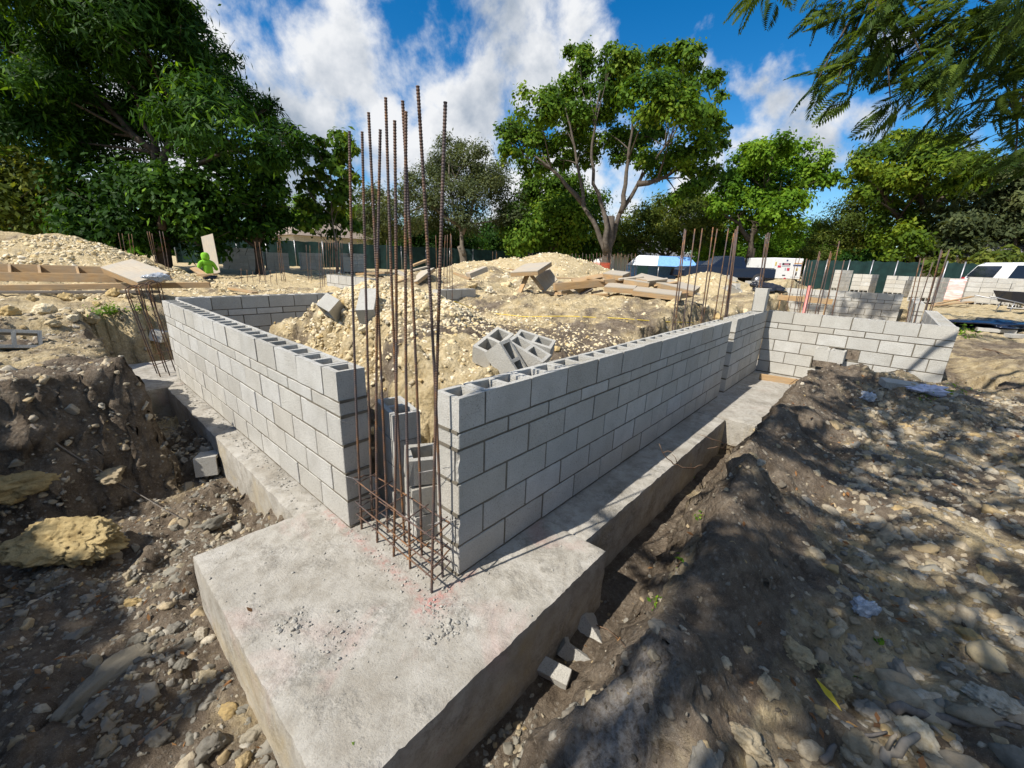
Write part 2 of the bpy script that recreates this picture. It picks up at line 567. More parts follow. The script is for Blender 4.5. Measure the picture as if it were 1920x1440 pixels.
def yedge(x):
    return np.interp(x, [-3, -.8, .3, 1.1, 2.8, 4.4, 5.5, 6.3, 7.0, 7.7, 8.4, 9], [-.76, -.76, -.72, -.68, -.53, -.55, -.60, -.75, -1.2, -1.9, -2.9, -3.0])


def H0(x, y):
    """ground height before the fine roughness"""
    w1 = fbm(x * .9, y * .9, 1.0, 3); w2 = fbm(x * 2.7, y * 2.7, 5.0, 3)
    # grade: low on the camera's side, higher inside the plot and behind
    g = .16 + .66 * sstep(-.6, 1.6, y)
    g = np.where(x > 8, np.maximum(g, .16 + .62 * sstep(9, 18, x)), g)
    left = sstep(.2, -.6, x)
    g = g * (1 - left) + left * (.74 + .03 * sstep(4, 8, y) + .5 * sstep(-2.2, -3.4, x) * sstep(4, 1, y))
    g = g + .07 * w1 + .03 * w2
    # berm beside the trench
    d = yedge(x) - y
    berm = .30 * np.exp(-((d - .42) / .34) ** 2) * sstep(8.2, 6.5, x) * sstep(-3.2, -1.8, x) * (1 + .5 * w1)
    berm = berm + .10 * np.exp(-(((x - 6.6) / 1.1) ** 2 + ((y + 1.25) / .55) ** 2))
    berm = berm * (1 - .55 * sstep(5.2, 6.6, x))
    g = g + np.where(y < 0, berm, 0)
    # spoil heaps
    for (cx, cy, cz, sl, rr) in _piles:
        dd = np.hypot(x - cx, y - cy) * (1 + .16 * w1)
        g = np.maximum(g, cz + rr * sl - np.sqrt((sl * dd) ** 2 + (rr * sl) ** 2))
    # bank right of the enclosed room, on the far right
    g = g + .30 * np.exp(-(((x - 9.6) / 1.5) ** 2 + ((y + 3.6) / .55) ** 2))
    # cuts
    wob = .07 * w2 + .05 * w1
    e = np.maximum(0, yedge(x) - y + wob * .5)                                  # right of the strip
    c1 = np.where((y < .3) & (x > -1.2) & (x < 8.8), -.46 + 2.2 * e + .0 * x, 9)
    c1 = np.where(x > 4.0, np.maximum(c1, -.46 + np.maximum(0, x - 4.35) * 6 - 0), c1)
    c1 = np.where((y < .3) & (x < 8.8), np.where(x > 4.38, -.46 + np.minimum(2.4 * e, 9) + .0, c1), c1)
    t = np.maximum(rdist(x, y, -.2, 8.4, -.4, .62) + wob * .6, 0)               # inside of the right wall
    c2 = np.where(y > .2, -.46 + 2.6 * t + .95 * np.exp(-((x - 1.85) / .75) ** 2) * sstep(.40, .75, y), 9)
    t = np.maximum(rdist(x, y, -.50, .62, -.5, 7.7) + wob * 1.1, 0)             # along the left wall
    c3 = -.44 + np.where(x < 0, 4.2, 2.5) * t
    t = np.maximum(rdist(x, y, -2.0, -.4, -1.1, 3.1) + wob * 1.4, 0)            # the pit left of the pad
    c4 = -.44 + np.where(y > 3.1, 2.7, 1.6) * t
    t = np.maximum(rdist(x, y, 0, 3.3, 5.55, 6.9) + wob, 0)                     # the back wall's trench
    c5 = -.35 + 2.2 * t
    t = np.maximum(rdist(x, y, 7.7, 16.5, -2.3, .7) + wob, 0)                  # the walled room
    c6 = -.05 + 3.0 * t
    t = np.maximum(rdist(x, y, -5, -.2, 7.6, 8.1) + wob, 0)
    t2 = np.maximum(rdist(x, y, -3.5, -.5, 6.4, 6.9) + wob, 0)                  # small gully in the left bank
    c7 = .22 + 1.2 * t2
    for c in (c1, c2, c3, c4, c5, c6, c7):
        g = np.minimum(g, c)
    return g


def Hf(x, y):
    x = np.asarray(x, float); y = np.asarray(y, float)
    h = H0(x, y)
    far = np.hypot(x - CAM[0], y - CAM[1])
    k = sstep(30, 12, far)
    lump = .055 * fbm(x * 3.3, y * 3.3, 11, 4) + .022 * np.abs(fbm(x * 9, y * 9, 3, 3)) + .012 * fbm(x * 23, y * 23, 7, 2)
    flat = np.where((h < -.3), .55, 1.0)
    h = h + lump * (.25 + .75 * k) * flat
    # nothing pokes through the concrete
    foot = np.minimum(rdist(x, y, *PAD), np.minimum(rdist(x, y, .0, 4.4, -.36, .5), np.minimum(rdist(x, y, -.2, .5, 1.0, 5.6), rdist(x, y, -.34, .9, 5.56, 7.4))))
    h = np.where(foot < .03, np.minimum(h, -.12), h)
    pad2 = rdist(x, y, 4.4, 8.8, -.62, .9)
    return h


def axis(lo, hi, step, far, ratio):
    a = list(np.arange(lo, hi, step))
    v, s_ = a[-1], step
    while v < far: s_ *= ratio; v += s_; a.append(v)
    v, s_, b = a[0], step, []
    while v > -far: s_ *= ratio; v -= s_; b.append(v)
    return np.array(b[::-1] + a)


gx = axis(-2.6, 7.8, .026, 500, 1.045)
gy = axis(-3.6, 4.6, .026, 500, 1.045)
GX, GY = np.meshgrid(gx, gy)
GZ = Hf(GX, GY)
nx, ny = len(gx), len(gy)
# steep cut faces get sideways relief as well
gzx = np.gradient(GZ, axis=1) / np.gradient(GX, axis=1); gzy = np.gradient(GZ, axis=0) / np.gradient(GY, axis=0)
steep = sstep(.7, 1.8, np.hypot(gzx, gzy))
sx = .06 * steep * fbm(GX * 4, GY * 4, GZ * 6, 3) + .03 * steep * fbm(GX * 12, GY * 12, GZ * 14, 2)
sy = .06 * steep * fbm(GX * 4 + 50, GY * 4, GZ * 6, 3) + .03 * steep * fbm(GX * 12, GY * 12 + 40, GZ * 14, 2)
V = np.stack([GX + sx, GY + sy, GZ], -1).reshape(-1, 3)
ii = (np.arange(ny - 1)[:, None] * nx + np.arange(nx - 1)[None, :]).ravel()
Fq = np.stack([ii, ii + 1, ii + nx + 1, ii + nx], -1)
me = np_mesh('ground', V, Fq, [SOIL], smooth=True)


def tanmap(x, y):
    """1 = pale limestone marl, 0 = grey-brown dirt"""
    z = H0(x, y)
    t = np.full(x.shape, .42)
    t = np.where(y > 3.0, .58, t)
    t = np.where((x > 4) & (y > 1), .56, t)
    t = np.maximum(t, .95 * np.exp(-(((x - 1.9) / 1.6) ** 2 + ((y - 3.2) / 1.6) ** 2)))
    t = np.where(np.hypot(x - 1.2, y - 1.2) < .7, .85, t)
    t = t - .38 * np.exp(-(((x - 3.2) / 2.0) ** 2 + ((y - 1.6) / .7) ** 2))
    t = np.where(y < -.4, .24, t)
    t = np.where((y < -1.5) & (x > -.3), .40, t)
    t = np.where((x < -.2) & (y < 4.2), .24, t)
    t = np.where((x < -.2) & (y >= 4.2) & (y < 7), .44, t)
    t = np.where((z < -.2) & (y < 0), .25, t)
    t = np.where(np.hypot(x - CAM[0], y - CAM[1]) > 15, .72, t)
    return t


ta = tanmap(GX, GY).ravel()
a = me.attributes.new('tan', 'FLOAT', 'POINT'); a.data.foreach_set('value', ta.astype(np.float32))
pale = (.6 * np.exp(-(((GX + .05) / .30) ** 2 + ((GY + 1.15) / .12) ** 2))).ravel()
a = me.attributes.new('pale', 'FLOAT', 'POINT'); a.data.foreach_set('value', pale.astype(np.float32))
ground = link('ground', me)
tag(ground, 'dug up building plot of grey brown dirt and pale limestone marl', kind='structure')


def gz(x, y):
    return float(Hf(np.array([x]), np.array([y]))[0])


def ground_at(px, py):
    """where the view ray through a pixel meets the ground sheet"""
    v = ray(px, py)
    t = np.linspace(.6, 60, 4000)
    P = CAM + v * t[:, None]
    below = P[:, 2] < Hf(P[:, 0], P[:, 1])
    i = int(np.argmax(below))
    return P[i]
# ------------------------------------------------------------------ concrete footing
def slab(name, x0, x1, y0, y1, z0, z1, parent, res=.03, rough=.004, edge=.008, paint=0.0):
    nx_ = max(2, int((x1 - x0) / res) + 1); ny_ = max(2, int((y1 - y0) / res) + 1); nz_ = max(2, int((z1 - z0) / .06) + 1)
    xs, ys, zs = np.linspace(x0, x1, nx_), np.linspace(y0, y1, ny_), np.linspace(z0, z1, nz_)
    V, F = [], []

    def grid(A, B, C):
        b = sum(len(v) for v in V)
        V.append(np.stack([A.ravel(), B.ravel(), C.ravel()], -1))
        m, n = A.shape
        i = (np.arange(m - 1)[:, None] * n + np.arange(n - 1)[None, :]).ravel() + b
        F.append(np.stack([i, i + 1, i + n + 1, i + n], -1))
    A, B = np.meshgrid(xs, ys); grid(A, B, np.full(A.shape, z1))
    for yy, fl in ((y0, 0), (y1, 1)):
        A, C = np.meshgrid(xs if not fl else xs[::-1], zs); grid(A, np.full(A.shape, yy), C)
    for xx, fl in ((x0, 1), (x1, 0)):
        B, C = np.meshgrid(ys if not fl else ys[::-1], zs); grid(np.full(B.shape, xx), B, C)
    V = np.concatenate(V); F = np.concatenate(F)
    x, y, z = V.T.copy()
    top = z > z1 - 1e-6
    e = np.minimum(np.minimum(x - x0, x1 - x), np.minimum(y - y0, y1 - y))
    nz1 = fbm(x * 7, y * 7, z * 7, 4); nz2 = fbm(x * 25, y * 25, z * 25, 3)
    V[:, 2] += np.where(top, rough * nz1 + rough * .6 * nz2 - edge * np.exp(-e / .012) * (.5 + np.abs(nz1) * 1.6), 0)
    for ax, lo, hi in ((0, x0, x1), (1, y0, y1)):
        c = V[:, ax]
        k = edge * .8 * (fbm(x * 5, y * 5, 9 + z * 4, 4)) + edge * .5 * nz2 + np.where(z > z1 - .07, 2.2 * edge * np.maximum(fbm(x * 14, y * 14, z * 9, 3) - .35, 0), 0)
        V[:, ax] += np.where(np.abs(c - lo) < 1e-6, k + edge * .6 * top, 0) + np.where(np.abs(c - hi) < 1e-6, -k - edge * .6 * top, 0)
    me = np_mesh(name, V, F, [FOOT], smooth=True)
    side = (~top).astype(np.float32)
    for nm, val in (('side', side), ('paint', np.full(len(V), paint)), ('line', np.zeros(len(V)))):
        if nm == 'line' and paint > .5:
            d1 = np.abs(x + .02 + .02 * nz1) + 9 * ((y > 1.2) | (y < -.12)); d2 = np.abs(y + .035) + 9 * ((x < -.12) | (x > .35))
            val = top * (np.exp(-(d1 / .03) ** 2) + np.exp(-(d2 / .022) ** 2) + 1.1 * np.exp(-((x / .11) ** 2 + ((y + .06) / .07) ** 2)))
        at_ = me.attributes.new(nm, 'FLOAT', 'POINT'); at_.data.foreach_set('value', np.asarray(val, np.float32))
    return link(name, me, parent)


foot = empty('concrete_footing', (0, 0, 0))
tag(foot, 'pale poured concrete footing with a broad corner pad and strips under the block walls', 'footing')
slab('corner_pad', PAD[0], PAD[1], PAD[2], PAD[3], -.55, 0.0, foot, .022, .0032, .0055, 1.0)
slab('footing_strip', 1.053, 4.38, -.36, .52, -.55, -.012, foot, .03, .003, .005)
slab('footing_strip', -.20, .52, 1.313, 5.555, -.55, -.014, foot, .03, .006, .008, .3)
slab('end_pad', -.80, 1.05, 5.558, 7.40, -.55, -.006, foot, .05, .008, .012, .8)
slab('end_pad', 4.383, 8.75, -1.05, 1.0, -.55, -.004, foot, .05, .004, .008, .2)
slab('footing_strip', 7.45, 10.2, -3.05, -1.06, -.55, -.02, foot, .07, .004, .008)
slab('footing_strip', 1.06, 4.9, 5.9, 6.75, -.55, -.02, foot, .08, .004, .008)

# ------------------------------------------------------------------ concrete blocks
U = .2032; T = .194; JT = .014; WALL_H = 5.5 * U


def block_mesh(L, Hh, hollow, seed):
    r = random.Random(seed)
    mb = MB()
    hx, hy, hz = L / 2, T / 2, Hh / 2
    if not hollow:
        mb.box(-hx, hx, -hy, hy, -hz, hz, bev=.0035)
    else:
        cells = 2 if L > .3 else 1
        sh, web = .030, .026
        xs = [-hx]
        cw = (L - web * (cells + 1)) / cells
        for i in range(cells):
            a0 = -hx + web + i * (cw + web); xs += [a0, a0 + cw]
        xs.append(hx)
        ys = [-hy, -hy + sh, hy - sh, hy]
        V = []; idx = {}
        def vid(i, j, k):
            key = (i, j, k)
            if key not in idx:
                tp = .004 * (1 if k == 0 else -1)
                x, y = xs[i], ys[j]
                if 0 < i < len(xs) - 1 and 0 < j < 3:
                    x += tp * (1 if i % 2 else -1) * -1; y += tp * (1 if j == 1 else -1) * -1
                jit = lambda: r.uniform(-.0012, .0012)
                idx[key] = len(V); V.append((x + jit(), y + jit(), (-hz if k == 0 else hz) + jit()))
            return idx[key]
        F = []
        for i in range(len(xs) - 1):
            for j in range(3):
                if j == 1 and i % 2 == 1: continue
                F.append((vid(i, j, 1), vid(i + 1, j, 1), vid(i + 1, j + 1, 1), vid(i, j + 1, 1)))
                F.append((vid(i, j, 0), vid(i, j + 1, 0), vid(i + 1, j + 1, 0), vid(i + 1, j, 0)))
        n = len(xs) - 1
        for i in range(n):
            F.append((vid(i, 0, 0), vid(i + 1, 0, 0), vid(i + 1, 0, 1), vid(i, 0, 1)))
            F.append((vid(i + 1, 3, 0), vid(i, 3, 0), vid(i, 3, 1), vid(i + 1, 3, 1)))
        for j in range(3):
            F.append((vid(0, j + 1, 0), vid(0, j, 0), vid(0, j, 1), vid(0, j + 1, 1)))
            F.append((vid(n, j, 0), vid(n, j + 1, 0), vid(n, j + 1, 1), vid(n, j, 1)))
        for c in range(cells):
            i0, i1 = 1 + 2 * c, 2 + 2 * c
            F += [(vid(i0, 1, 1), vid(i1, 1, 1), vid(i1, 1, 0), vid(i0, 1, 0)), (vid(i1, 2, 1), vid(i0, 2, 1), vid(i0, 2, 0), vid(i1, 2, 0)),
                  (vid(i0, 2, 1), vid(i0, 1, 1), vid(i0, 1, 0), vid(i0, 2, 0)), (vid(i1, 1, 1), vid(i1, 2, 1), vid(i1, 2, 0), vid(i1, 1, 0))]
        mb.add(V, F)
    return mb.mesh('concrete_block', BLOCK)


FH = U - JT
BM = {}
for L_, nm in ((2 * U - JT, 'F'), (U - JT, 'H')):
    for hh, hn in ((FH, 'f'), (U / 2 - JT, 'h')):
        for hol in (0, 1):
            BM[nm + hn + str(hol)] = [block_mesh(L_, hh, hol, k) for k in range(3)]


def sash_mesh():
    """end block with the grooved, partly broken end of a control joint block (end at -x)"""
    mb = MB(); L = U - JT; hx, hy, hz = L / 2, T / 2, FH / 2
    nz_ = 9; r = random.Random(4)
    prof0 = [(-hx, -hy + .036), (-hx + .03, -hy + .036), (-hx + .03, -hy + .030), (-hx + .004, -hy + .027), (-hx + .012, -hy + .014), (-hx + .002, -hy), (hx, -hy), (hx, hy), (-hx, hy)]
    V = []; n = len(prof0)
    for k in range(nz_):
        z = -hz + 2 * hz * k / (nz_ - 1)
        w = r.uniform(-.006, .010)
        for q, (x, y) in enumerate(prof0):
            if q in (4, 5): x += w
            if q == 3: x += w * .3
            V.append((x, y, z))
    F = [(k * n + i, k * n + (i + 1) % n, (k + 1) * n + (i + 1) % n, (k + 1) * n + i) for k in range(nz_ - 1) for i in range(n)]
    F.append(tuple(range(n - 1, -1, -1)))
    top = tuple((nz_ - 1) * n + i for i in range(n))
    F.append(top)
    mb.add(V, F)
    return mb.mesh('end_block', BLOCK)


SASH = sash_mesh()


def block_wall(label, ox, oy, ux, uy, nxn, nyn, halves, rows, z0=0.0, sash=False, first_half=True, group=None, top_hollow=True, skip=()):
    """wall whose outer face starts at (ox, oy) and runs along (ux, uy); (nxn, nyn) points from the outer face into the wall"""
    ang = math.atan2(uy, ux)
    root = empty('block_wall', (ox, oy, z0), ang)
    tag(root, label, 'block wall', group, 'thing')
    sgn = 1 if (-uy * nxn + ux * nyn) > 0 else -1          # local +y is into the wall or out of it
    mort = MB()
    z = 0.0
    zs = []
    for ri, hk in enumerate(rows):                          # bottom to top
        hh = U if hk == 'f' else U / 2
        nrow = len(rows) - 1 - ri
        half_first = (nrow % 2 == 0) == first_half
        p = 0; k = 0
        top = ri == len(rows) - 1
        while p < halves:
            w = 1 if (p == 0 and half_first) else 2
            w = min(w, halves - p)
            key = ('F' if w == 2 else 'H') + hk + ('1' if (top and top_hollow) else '0')
            me = random.choice(BM[key])
            if sash and p == 0 and w == 1 and not top: me = SASH
            c = Vector(((p + w / 2) * U, sgn * T / 2, z + hh / 2 + JT / 2))
            if (ri, p) not in skip:
                o = link('concrete_block', me, root, c + Vector((random.uniform(-.0015, .0015), random.uniform(-.0025, .0025), random.uniform(-.0012, .0012))),
                         (random.uniform(-.003, .003), random.uniform(-.003, .003), random.uniform(-.004, .004) + (math.pi if (me is not SASH and random.random() < .5) else 0)))
            if p > 0:                                        # head joint
                rec = random.choice((.008, .006, .004))
                y0, y1 = sorted((sgn * rec, sgn * (T - .006)))
                if top and top_hollow:
                    for a, b in ((y0, y0 + .03), (y1 - .03, y1)):
                        mort.box(p * U - JT / 2 - .001, p * U + JT / 2 + .001, a, b, z + JT, z + hh - .006)
                else:
                    mort.box(p * U - JT / 2 - .001, p * U + JT / 2 + .001, y0, y1, z + JT * .8, z + hh + .001)
            p += w; k += 1
        # bed joint below this row, slightly uneven
        nseg = max(4, int(halves * U / .06)); xs = np.linspace(.001, halves * U - .004, nseg)
        V = []; F = []
        for i, x in enumerate(xs):
            a = .0055 + .0045 * float(fbm(np.array(x * 9 + ri * 7.7 + ox * 3), np.array(oy * 2.0 + ri), 2.0, 3))
            y0 = sgn * a; y1 = sgn * (T - .005)
            e = .0016 * random.uniform(-1, 2.4)
            V += [(x, y0, z - .001 - e), (x, y1, z - .001), (x, y1, z + JT + .001), (x, y0, z + JT + .001 + e)]
        for i in range(nseg - 1):
            b = 4 * i
            F += [(b, b + 4, b + 5, b + 1), (b + 3, b + 2, b + 6, b + 7), (b, b + 3, b + 7, b + 4), (b + 1, b + 5, b + 6, b + 2)]
        F += [(0, 1, 2, 3), (4 * nseg - 1, 4 * nseg - 2, 4 * nseg - 3, 4 * nseg - 4)]
        mort.add(V, F)
        z += hh
    tag(mort.build('mortar', MORTAR, root), kind='stuff')
    return root


ROWS = ['f', 'f', 'f', 'f', 'h', 'f']
block_wall('long sunlit wall of grey concrete blocks standing left of the corner rebar cage', 0, .88, 0, 1, 1, 0, 25, ROWS)
block_wall('long shaded wall of grey concrete blocks running right from the corner rebar cage', .214, 0, 1, 0, 0, 1, 25, ROWS, sash=True)
block_wall('short shaded block wall between the long shaded wall and the far sunlit wall', 5.57, -.004, 1, 0, 0, 1, 10, ROWS)
block_wall('sunlit far right block wall with two blocks sticking out low down', 7.62, 0, 0, -1, 1, 0, 12, ROWS, first_half=False, skip={(1, 4), (2, 5)})
block_wall('low block wall at far left behind the limestone mound, in shade', .22, 6.2, 1, 0, 0, 1, 22, ROWS, first_half=False)
block_wall('far block wall closing the walled room, dappled by tree shade', 16.4, -1.95, 0, 1, 1, 0, 16, ROWS, z0=.14)
block_wall('block wall running away from the far right corner, its top sunlit', 7.817, -2.42, 1, 0, 0, 1, 18, ROWS)
block_wall('farther block wall behind the far right corner bars', 14.2, -2.36, 1, 0, 0, 1, 20, ROWS)
block_wall('low sunlit block wall behind the mound, seen between the tall bars', 3.72, 6.9, 0, 1, 1, 0, 10, ROWS, z0=.22)
block_wall('stub of block wall in shade right of the limestone mound', 4.12, 5.05, 1, 0, 0, 1, 5, ROWS, z0=.10)
# ------------------------------------------------------------------ reinforcement
def rebar_pts(p0, p1, bend=0.0, n=14, seed=0):
    r = random.Random(seed)
    p0, p1 = Vector(p0), Vector(p1)
    d = (p1 - p0); a = d.cross(Vector((r.uniform(-1, 1), r.uniform(-1, 1), 0))).normalized()
    return [p0 + d * t + a * bend * math.sin(math.pi * t) for t in [i / n for i in range(n + 1)]]


def ribbed(p0, p1, rad, pitch, bend=0.0, n=8, seed=0):
    base = rebar_pts(p0, p1, bend, 10, seed)
    L = (Vector(p1) - Vector(p0)).length
    m = int(L / pitch)
    pts, rr = [], []
    for i in range(m):
        for q, rd in ((0.0, rad), (.38, rad), (.5, rad * 1.22), (.82, rad * 1.22)):
            t = min(.9999, (i + q) / m); s_ = t * 10; k = int(s_)
            pts.append(base[k].lerp(base[k + 1], s_ - k)); rr.append(rd)
    mb = MB(); mb.tube(pts, rr, n)
    return mb


def stick(p0, p1, rad, n=5, bend=0.0, seed=0):
    mb = MB(); mb.tube(rebar_pts(p0, p1, bend, 6, seed), rad, n); return mb


cage = empty('rebar_cage', (.1, .42, 0))
tag(cage, 'tall rusty rebar cage of ten ribbed bars standing in the corner gap', 'rebar cage')
BARS = [((.054, .822), (.129, .758, 2.44)), ((.156, .858), (.215, .780, 2.46)), ((.053, .622), (.167, .524, 2.42)), ((.159, .665), (.182, .649, 2.52)),
        ((.053, .430), (.129, .339, 2.42)), ((.176, .488), (.191, .501, 2.56)), ((.062, .265), (.128, .247, 2.44)), ((.182, .311), (.154, .307, 2.50)),
        ((.034, .021), (.116, -.042, 2.42)), ((.153, .068), (.093, .108, 2.50))]
OFF = Vector((.1, .42, 0))
for i, (b, t) in enumerate(BARS):
    ribbed(Vector((b[0], b[1], -.02)) - OFF, Vector(t) - OFF, .0068, .0125, .012, seed=i).build('rebar', REBAR, cage)
for z in (.10, .19, .37):                    # closed ties round the bars
    mb = MB()
    x0, x1, y0, y1 = .036, .176, -.005, .872
    q = [(x0, y0, z), (x1, y0 + .03, z + .015), (x1, y1, z - .01), (x0, y1 - .03, z + .02), (x0, y0, z)]
    pts = []
    for a, b in zip(q[:-1], q[1:]):
        for t in np.linspace(0, 1, 6)[:-1]: pts.append(Vector(a).lerp(Vector(b), t) + Vector((0, 0, random.uniform(-.006, .006))) - OFF)
    mb.tube(pts + [pts[0]], .0048, 6)
    mb.build('tie_bar', REBAR, cage)
    for y in (.06, .24, .43, .63, .80):
        stick(Vector((x0 - .01, y, z)) - OFF, Vector((x1 + .03, y + .02, z + .012)) - OFF, .0042).build('cross_tie', REBAR, cage)
for (a, b) in (((.0, .87, .41), (.06, .80, .385)), ((.20, .04, .72), (.10, .20, .66)), ((.21, .03, .41), (.12, .10, .37)), ((.0, .89, .80), (.05, .86, .775)), ((.215, .0, .40), (.12, .16, .33))):
    stick(Vector(a) - OFF, Vector(b) - OFF, .0022, 4).build('tie_wire', WIRE, cage)


def bar_cluster(name, label, bars, rad=.008, ties=(), group=None, mat=None):
    """bars: list of ((px,py) base, (px,py) top, distance) -> one cage thing"""
    b0 = at(*bars[0][0], bars[0][2])
    root = empty(name, b0)
    tag(root, label, 'rebar cage', group)
    o = Vector(b0)
    ends = []
    for i, (b, t, d) in enumerate(bars):
        B = Vector(at(*b, d)); r_ = ray(*t)
        # top: the point of the ray nearest to the vertical through the base
        h = np.array(r_[:2]); k = float(np.dot(h, np.array(B[:2]) - CAM[:2]) / np.dot(h, h))
        Tp = Vector(CAM + r_ * k)
        B.z = min(B.z, gz(B.x, B.y) - .08)
        ends.append((B, Tp))
        stick(B - o, Tp - o, rad, 5, rad * 1.5, i).build('rebar', mat or REBAR, root)
    for (i, j, u) in ties:
        a = ends[i][0].lerp(ends[i][1], u); b = ends[j][0].lerp(ends[j][1], u)
        stick(a - o, b - o, rad * .7, 4).build('tie_bar', REBAR, root)
    return root


# hooked cage at the far end of the sunlit wall
hc = empty('hooked_rebar_cage', (-.1, 6.15, 0))
tag(hc, 'rebar cage with bent over hooks at the far end of the sunlit wall', 'rebar cage')
for k, (px0, px1) in enumerate(((268, 302), (284, 312), (330, 372), (300, 340))):
    pass
for k in range(6):
    xo = -.16 + .11 * (k % 3); yo = .02 + .25 * (k // 3)
    hgt = 1.26 + .03 * (k % 3)
    pts = [(xo + .10, yo, 0)] + [(xo + .10 - .16 * t, yo - .10 * t, hgt * t) for t in (.25, .5, .75, .95)] + [(xo - .05, yo - .09, hgt), (xo + .0, yo - .06, hgt + .03), (xo + .08, yo + .04, hgt + .035), (xo + .11, yo + .09, hgt), (xo + .12, yo + .10, hgt - .35)]
    mb = MB(); mb.tube(pts, .0075, 6); mb.build('hooked_bar', REBAR, hc)
for z in (.18, .33):
    stick((-.12, .0, z), (.22, .3, z + .02), .006).build('tie_bar', REBAR, hc)
# ------------------------------------------------------------------ loose blocks
UP = np.array([0, 0, 1.0])


def orient(zdir, xdir):
    z = Vector(zdir).normalized(); x = Vector(xdir); x = (x - z * x.dot(z)).normalized(); y = z.cross(x)
    return Matrix(((x.x, y.x, z.x), (x.y, y.y, z.y), (x.z, y.z, z.z))).to_euler()


def loose(label, p, rot, me=None, group=None):
    o = link('loose_concrete_block', me or random.choice(BM['Ff1']), None, p, rot)
    tag(o, label, 'concrete block', group)
    return o


loose('tilted hollow block on the mound slope, leftmost of the four tumbled blocks', at(925, 652, 3.9), orient(UP * .75 - _f * .45 + _r * .05, _f * .6 + _r * .40 + UP * .45))
loose('hollow block lying rearmost and rightmost of the four tumbled blocks', at(1000, 650, 4.2), orient(UP * .85 - _f * .35 + _r * .12, _r * .75 - UP * .25 - _f * .25))
loose('hollow block wedged in the middle of the four tumbled blocks', at(986, 667, 3.85), orient(UP * .75 - _f * .35 + _r * .28, _r * .65 - UP * .42 - _f * .30))
loose('hollow block on its side, nearest the shaded wall of the four tumbled blocks', at(953, 683, 3.68), orient(_r * .70 - _f * .40 + UP * .45, _r * .28 - UP * .85 - _f * .1))
for k, lb in enumerate(('lowest block of the small pile inside the corner gap beside the sunlit wall', 'second block up in the small pile inside the corner gap', 'third block up in the small pile inside the corner gap', 'topmost block of the small pile inside the corner gap')):
    loose(lb, (.43 + .006 * (k % 2), .94 - .008 * k, .10 + .199 * k), (0, 0, R(76 + 2 * (k % 3))))
loose('lower block against the shaded wall inside the corner gap', (.44, .47, .10), (0, 0, R(-14)))
loose('upper hollow block against the shaded wall inside the corner gap', (.43, .46, .30), (0, 0, R(-20)))
loose('hollow block tilted on top of two others inside the corner gap', (.42, .45, .515), (.14, .05, R(-26)))
loose('hollow block half hidden by tall bars, low in the corner gap', (.70, .33, .10), (0, 0, R(12)))
p = on(412, 868, -.33)
loose('dirty half buried block beside the left footing strip', (p[0] - .06, p[1] + .05, -.30), (1.57, .12, R(64)), random.choice(BM['Ff1']))
p = ground_at(36, 655)
loose('grey hollow block on the left dirt bank at the frame edge', (p[0] - .02, p[1], p[2] + .10), orient(_r * .75 - _f * .55 + UP * .12, _r * .55 + _f * .75 + UP * .05))
p = ground_at(628, 592)
loose('pale block leaning on the limestone mound, lower of two', (p[0], p[1], p[2] + .06), (.5, .65, R(40)))
p = ground_at(692, 582)
loose('pale block stuck near the top of the limestone mound', (p[0], p[1], p[2] + .05), (1.5, -.55, R(50)))
loose('single block standing on top of the short wall by the far corner', (7.36, .10, WALL_H + .20), (0, R(90), 0), random.choice(BM['Ff0']))
loose('left one of two blocks jutting from the sunlit far right wall', (7.53, -.94, .50), (0, 0, R(3)), random.choice(BM['Ff1']))
loose('right one of two blocks jutting from the sunlit far right wall', (7.54, -1.155, .50), (0, 0, R(-2)), random.choice(BM['Ff1']))
for px_0, py_0, zz, ro, me_, lb in ((1034, 1262, -.14, (.25, 1.25, R(30)), 'Hh0', 'broken block corner half buried by the pad, nearest of three'), (1072, 1212, -.13, (.55, .35, R(40)), 'Hh1', 'broken block corner half buried by the pad, middle of three'),
                                 (1106, 1175, -.13, (.7, .5, R(15)), 'Hh0', 'broken block corner half buried by the pad, farthest of three')):
    p = ground_at(px_0, py_0)
    loose(lb, (p[0], p[1] - .01, p[2] - .012), ro, BM[me_][0])
p = ground_at(1688, 722)
loose('flat piece of broken block lying in the dirt before the far right wall', (p[0], p[1], p[2]), (.1, .05, R(-70)), random.choice(BM['Fh0']))
p = ground_at(303, 634)
loose('block lying behind the far end of the sunlit wall', (p[0], p[1], p[2] + .05), (.3, .1, R(60)), random.choice(BM['Ff0']))
for k, (x, y, d) in enumerate(((1378, 536, 12.0), (1362, 541, 11.6), (1372, 523, 13.0), (1396, 521, 13.5), (1376, 546, 11.2))):
    p = ground_at(x, y + 3)
    loose('loose grey block dumped on the sand right of the lumber, ' + ('topmost but one', 'leftmost', 'middle one', 'topmost', 'lowest')[k] + ' of five', (p[0], p[1], p[2] + .07), (random.uniform(-.5, .5), random.uniform(-.5, .5), random.uniform(0, 3)), None, 'blocks dumped on the sand hill')
for k, (x, y) in enumerate(((1850, 622), (1880, 624), (1905, 634))):
    p = ground_at(x, y)
    loose('dusty block on the shaded bank at the right edge, ' + ('leftmost', 'middle one', 'rightmost')[k] + ' of three', (p[0], p[1], p[2] + .05), (0, 0, R(-80 + 12 * k)), random.choice(BM['Fh0']), 'blocks on the shaded right bank')


